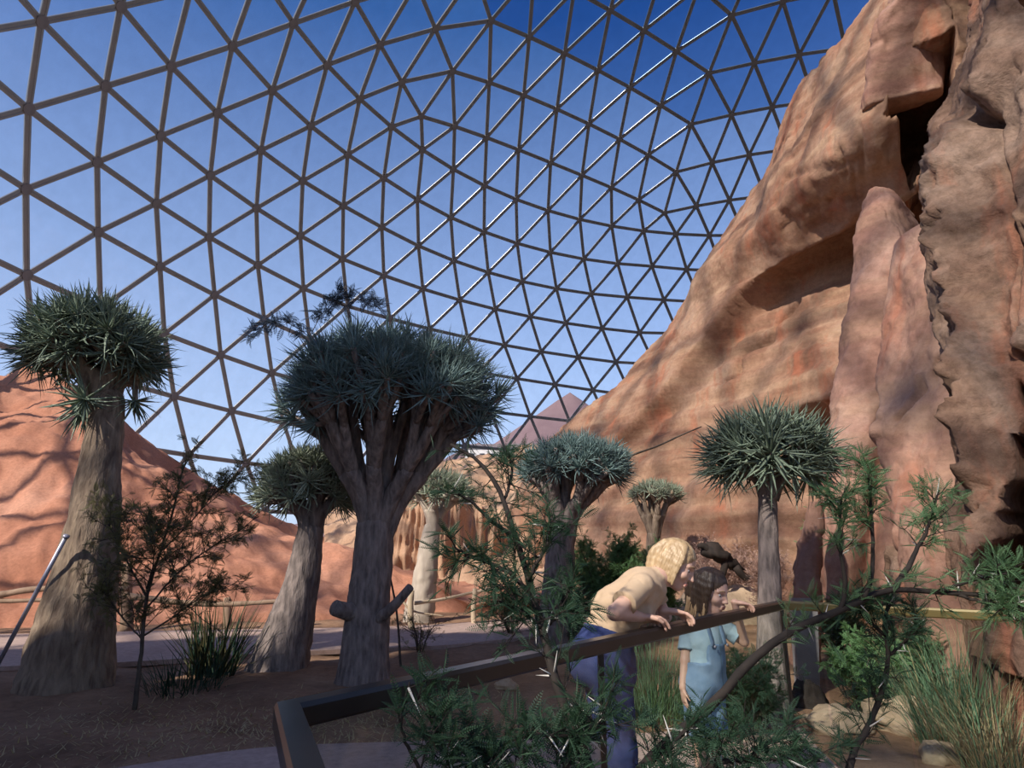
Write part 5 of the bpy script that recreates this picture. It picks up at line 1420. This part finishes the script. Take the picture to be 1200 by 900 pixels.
# hollow hems: cut by planes, wrinkles
spine = (chest - wl) / np.linalg.norm(chest - wl)
wr = 0.006 * np.sin((V @ spine) * 55 + 5 * pnoise(V * 9)) * sstep(-0.1, 0.5, fbm(V * 5, 2)) + 0.004 * fbm(V * 18, 3)
cenl = V - (wl + np.clip((V - wl) @ spine, 0, 0.5)[:, None] * spine); cenl /= np.linalg.norm(cenl, axis=1)[:, None] + 1e-9
def sleeve(G, a, b, r0, r1):
    P = a + (b - a) * np.linspace(0.05, 1, 14)[:, None]; V, F = tube(P, np.concatenate([np.linspace(r0, r1, 12), [r1 * 1.03, r1 * 1.03]]), 24)
    V = V + (0.005 * fbm(V * 16, 3))[:, None]; G.add(V, F)
Gs = Geo(); Gs.add(V + cenl * wr[:, None], F); sleeve(Gs, shr, er, 0.050, 0.052); sleeve(Gs, shl, el_, 0.050, 0.052)
shirt = Gs.build('tee_shirt', M['tee'], woman); shirt['label'] = 'beige short sleeved tee'
# jeans
Sj = SDF(np.minimum.reduce([ar_, al, hr, hl_, pel, kr]) - 0.19, np.maximum.reduce([pel, hl_, hr, kl]) + np.array([0.19, 0.19, 0.14]), 0.009)
Sj.cone(hr, hl_, 0.105, 0.105, 0.05); Sj.cone(pel + np.array([0, 0, -0.02]), pel + (waist - pel) * 0.42, 0.122, 0.112, 0.04, (sdv, 1.22)); Sj.ell(pel - fw * 0.07 + np.array([0, 0, -0.03]), (0.09, 0.12, 0.10), None, 0.05)
for (h_, k_, a_) in ((hr, kr, ar_), (hl_, kl, al)): Sj.cone(h_, k_, 0.088, 0.064, 0.03); Sj.cone(k_, a_, 0.064, 0.062, 0.02)
Sj.cut(np.array([0, 0, 0.09]), (0, 0, -1)); Sj.cut(pel + (waist - pel) * 0.46, waist - pel)
V, F = Sj.mesh(); nz = 0.007 * fbm(V * np.array([6, 6, 14]), 3); V[:, 0] += nz; V[:, 1] -= nz
jn = mk('jeans', V, F, M['jeans'], woman); jn['label'] = 'blue denim jeans'
V, F = tube([pel + (waist - pel) * 0.36, pel + (waist - pel) * 0.42], 0.001, 6)
for a_ in (ar_, al):
    n, m = 20, 12; c = a_ + fw * 0.06 + np.array([0, 0, -0.03])
    th = np.linspace(0.05, np.pi - 0.05, m)[:, None]; ph = np.linspace(0, 2 * np.pi, n, endpoint=False)[None]
    D = np.stack([np.sin(th) * np.cos(ph), np.sin(th) * np.sin(ph), np.cos(th) * np.ones_like(ph)], -1)
    V = D.reshape(-1, 3) * np.array([0.135, 0.05, 0.055]); V[:, 2] = np.maximum(V[:, 2], -0.035); R = np.stack([fw, sdv, [0, 0, 1]], 1)
    V = V @ R.T + np.array([c[0], c[1], 0.05]); mk('shoe', V, gridfaces(m, n, True), M['shoe'], woman)

# ---- the child
YC = 3.80
def Cc(px, py, dY=0.0): return at(px, py, YC + dY)
kid = empty('person', (Cc(826, 760)[0], YC, 0)); tag(kid, 'child with long hair in light blue tee and denim overalls standing at the handrail', 'person')
zc = 1.02
hcC = Cc(833, 692, 0.02); nkC = Cc(828, 728, 0.02); chC = Cc(826, 752, 0.02); plC = Cc(824, 800, 0.02)
sR, sL = Cc(806, 738, 0.02), Cc(850, 737, 0.06)                   # shoulders: viewer-left, viewer-right
eR, wR = Cc(803, 774, -0.02), Cc(800, 806, -0.06)
eL = Cc(872, 752, 0.02); wL = onrail(c0, c1, 866) + np.array([-0.01, 0.035, 0.035])
FhC = np.array([0.62, -0.66, -0.26]); UhC = np.array([0.10, -0.12, 1.0])
fwC = np.array([0.6, -0.8, 0]); sdC = np.array([0.8, 0.6, 0])
hA, hB = plC - sdC * 0.06, plC + sdC * 0.06
kA, kB = hA + np.array([0, 0, -0.30]), hB + np.array([0, 0, -0.30]); aA, aB = kA * np.array([1, 1, 0]) + np.array([0, 0, 0.06]), kB * np.array([1, 1, 0]) + np.array([0, 0, 0.06])
PP = np.array([hcC, nkC, plC, sR, sL, eR, wR, eL, wL, hA, hB, aA, aB]); lo = PP.min(0) - 0.16; hi = PP.max(0) + 0.16; lo[2] = -0.02
S = SDF(lo, hi, 0.0055)
for h_, k_, a_ in ((hA, kA, aA), (hB, kB, aB)):
    S.cone(h_, k_, 0.058, 0.042, 0.02); S.cone(k_, a_, 0.040, 0.028, 0.02); S.cone(a_ - np.array([0, 0, .02]), a_ + fwC * 0.11 - np.array([0, 0, .03]), 0.026, 0.02, 0.02)
S.cone(hA, hB, 0.065, 0.065, 0.03); S.cone(plC, chC, 0.078, 0.078, 0.04, (sdC, 1.2)); S.cone(chC, nkC, 0.07, 0.04, 0.03); S.cone(sR, sL, 0.036, 0.036, 0.03)
S.cone(nkC, hcC - np.array([0, 0, 0.05]), 0.034, 0.034, 0.02)
S.cone(sR, eR, 0.032, 0.027, 0.015); S.cone(eR, wR, 0.027, 0.019, 0.01); S.cone(sL, eL, 0.032, 0.026, 0.015); S.cone(eL, wL, 0.026, 0.018, 0.01)
hand(S, wR, np.array([0.05, -0.1, -1.0]), np.array([1.0, 0.2, 0]), np.array([0.2, -1.0, 0]), 0.72, 0.4)
hand(S, wL, rd * 0.5 + np.array([0.3, -0.5, -0.1]), np.array([0, -0.15, -1.0]), np.array([-rd[1], rd[0], 0.1]), 0.72, 0.8)
pC, BC = head(S, hcC, FhC, UhC, zc, 0.75)
V, F = S.mesh(); bodyC = mk('body', V, F, M['skin'], kid)
paint(bodyC, [lambda c: (np.abs((c - pC(0.092, 0, -0.0665)) @ BC[:, 0]) < 0.015) & (np.abs((c - pC(0, 0, 0)) @ BC[:, 1]) < 0.017) & (np.abs((c - pC(0, 0, -0.0665)) @ BC[:, 2]) < 0.009)], [M['lips']])
eyes(pC, BC, zc, kid)
locks = []
for q in (1, -1):
    for k in range(11):
        x = 0.036 - 0.122 * k / 10; yy = (0.074 if x > -0.06 else 0.055) * q
        locks.append(([(x * 0.55, yy * 0.72, 0.095), (x, yy * 1.04, 0.03), (x * 1.03 - 0.006, yy * 1.08, -0.04), (x - 0.006 + rn.uniform(-.008, .008), yy * 1.02, -0.10 - 0.03 * rn.random())], 0.016))
for k in range(7):
    yy = -0.05 + 0.1 * k / 6; locks.append(([(-0.08, yy * 0.8, 0.07), (-0.112, yy, 0.01), (-0.112, yy, -0.05), (-0.10, yy, -0.11)], 0.020))
hC = hair_shell(pC, BC, zc, kid, M['shaded_hair'], locks, seed=3, hl=-0.02, lo_hi=(hcC - 0.2, hcC + 0.2))
# lighter long ends
G = Geo(); rn = np.random.default_rng(9)
for k in range(34):
    q = 1 if k % 2 else -1; x = rn.uniform(-0.10, 0.03); yy = q * rn.uniform(0.055, 0.085)
    pts = [pC(x, yy, -0.06), pC(x + rn.uniform(-.01, .01), yy * 1.05, -0.12), pC(x + rn.uniform(-.015, .02), yy * 1.0, -0.175 - 0.04 * rn.random())]
    V, F = tube(crv(pts, 8), np.linspace(0.010, 0.002, 8), 6); G.add(V, F)
G.build('hair_ends', M['hair_tip'], kid)['label'] = 'light brown hair ends'
# tee
St = SDF(np.minimum.reduce([chC, sR, eR, plC]) - 0.16, np.maximum.reduce([nkC, sL, sR, chC]) + 0.14, 0.007)
md = plC * 0.5 + chC * 0.5
St.cone(md, chC, 0.092, 0.094, 0.04, (sdC, 1.2)); St.cone(chC, nkC, 0.084, 0.045, 0.03); St.cone(sR, sL, 0.046, 0.046, 0.03)
St.cone(sR, sR + (eR - sR) * 0.25, 0.043, 0.040, 0.02); St.cone(sL, sL + (eL - sL) * 0.25, 0.043, 0.040, 0.02)
nk = hcC - nkC; nk /= np.linalg.norm(nk); St.cut(nkC + nk * 0.02, nk)
V, F = St.mesh(); V += (0.004 * fbm(V * 16, 3))[:, None]; Gs = Geo(); Gs.add(V, F); sleeve(Gs, sR, sR + (eR - sR) * 0.68, 0.043, 0.045); sleeve(Gs, sL, sL + (eL - sL) * 0.68, 0.043, 0.045)
Gs.build('tee_shirt', M['lightblue'], kid)['label'] = 'light blue tee'
# overalls: bib, straps, shorts
So = SDF(np.minimum.reduce([plC, hA, hB, kA, kB]) - 0.17, np.maximum.reduce([chC, plC, hB]) + np.array([0.17, 0.17, 0.06]), 0.008)
So.cone(plC, md, 0.103, 0.106, 0.04, (sdC, 1.2)); So.cone(hA, hB, 0.088, 0.088, 0.04); So.cone(md, chC - np.array([0, 0, .01]), 0.100, 0.101, 0.03, (sdC, 1.15))
for h_, k_ in ((hA, kA), (hB, kB)): So.cone(h_, h_ + (k_ - h_) * 0.85, 0.074, 0.078, 0.03)
So.cut(chC + np.array([0, 0, -0.002]), (0, 0, 1)); So.cut(kA + np.array([0, 0, 0.05]), (0, 0, -1))
X = np.stack(np.meshgrid(*So.ax, indexing='ij'), -1)
side = np.abs((X - chC) @ sdC) - 0.078; back = -((X - chC) @ fwC) - 0.02
So.f = np.where(X[..., 2] > md[2] + 0.015, np.maximum(So.f, np.maximum(side, back)), So.f).astype(np.float32)
V, F = So.mesh(); V += (0.004 * fbm(V * 14, 3))[:, None]
ov = mk('overalls', V, F, M['denim'], kid); ov['label'] = 'washed denim overalls'
for q in (-1, 1):
    pts = [chC + fwC * 0.095 + sdC * 0.055 * q + np.array([0, 0, -0.01]), chC + fwC * 0.08 + sdC * 0.055 * q + np.array([0, 0, 0.05]), nkC + fwC * 0.035 + sdC * 0.058 * q + np.array([0, 0, -0.008]), nkC - fwC * 0.05 + sdC * 0.05 * q + np.array([0, 0, -0.02]), chC - fwC * 0.095 + sdC * 0.03 * q]
    V, F = tube(crv(pts, 20), 0.016, 8, aspect=0.35, side_hint=sdC); mk('strap', V, F, M['denim'], ov)
    V, F = cyl(10, 0.008, 0.008, -0.002, 0.004); Bb = frame(fwC); mk('button', V @ Bb.T + pts[0] + fwC * 0.012, F, M['steel'], ov)
for a_ in (aA, aB):
    n, m = 18, 10; th = np.linspace(0.05, np.pi - 0.05, m)[:, None]; ph = np.linspace(0, 2 * np.pi, n, endpoint=False)[None]
    D = np.stack([np.sin(th) * np.cos(ph), np.sin(th) * np.sin(ph), np.cos(th) * np.ones_like(ph)], -1)
    V = D.reshape(-1, 3) * np.array([0.105, 0.042, 0.045]); V[:, 2] = np.maximum(V[:, 2], -0.03); R = np.stack([fwC, sdC, [0, 0, 1]], 1)
    V = V @ R.T + np.array([a_[0] + fwC[0] * .045, a_[1] + fwC[1] * .045, 0.045]); mk('shoe', V, gridfaces(m, n, True), M['shoe'], kid)
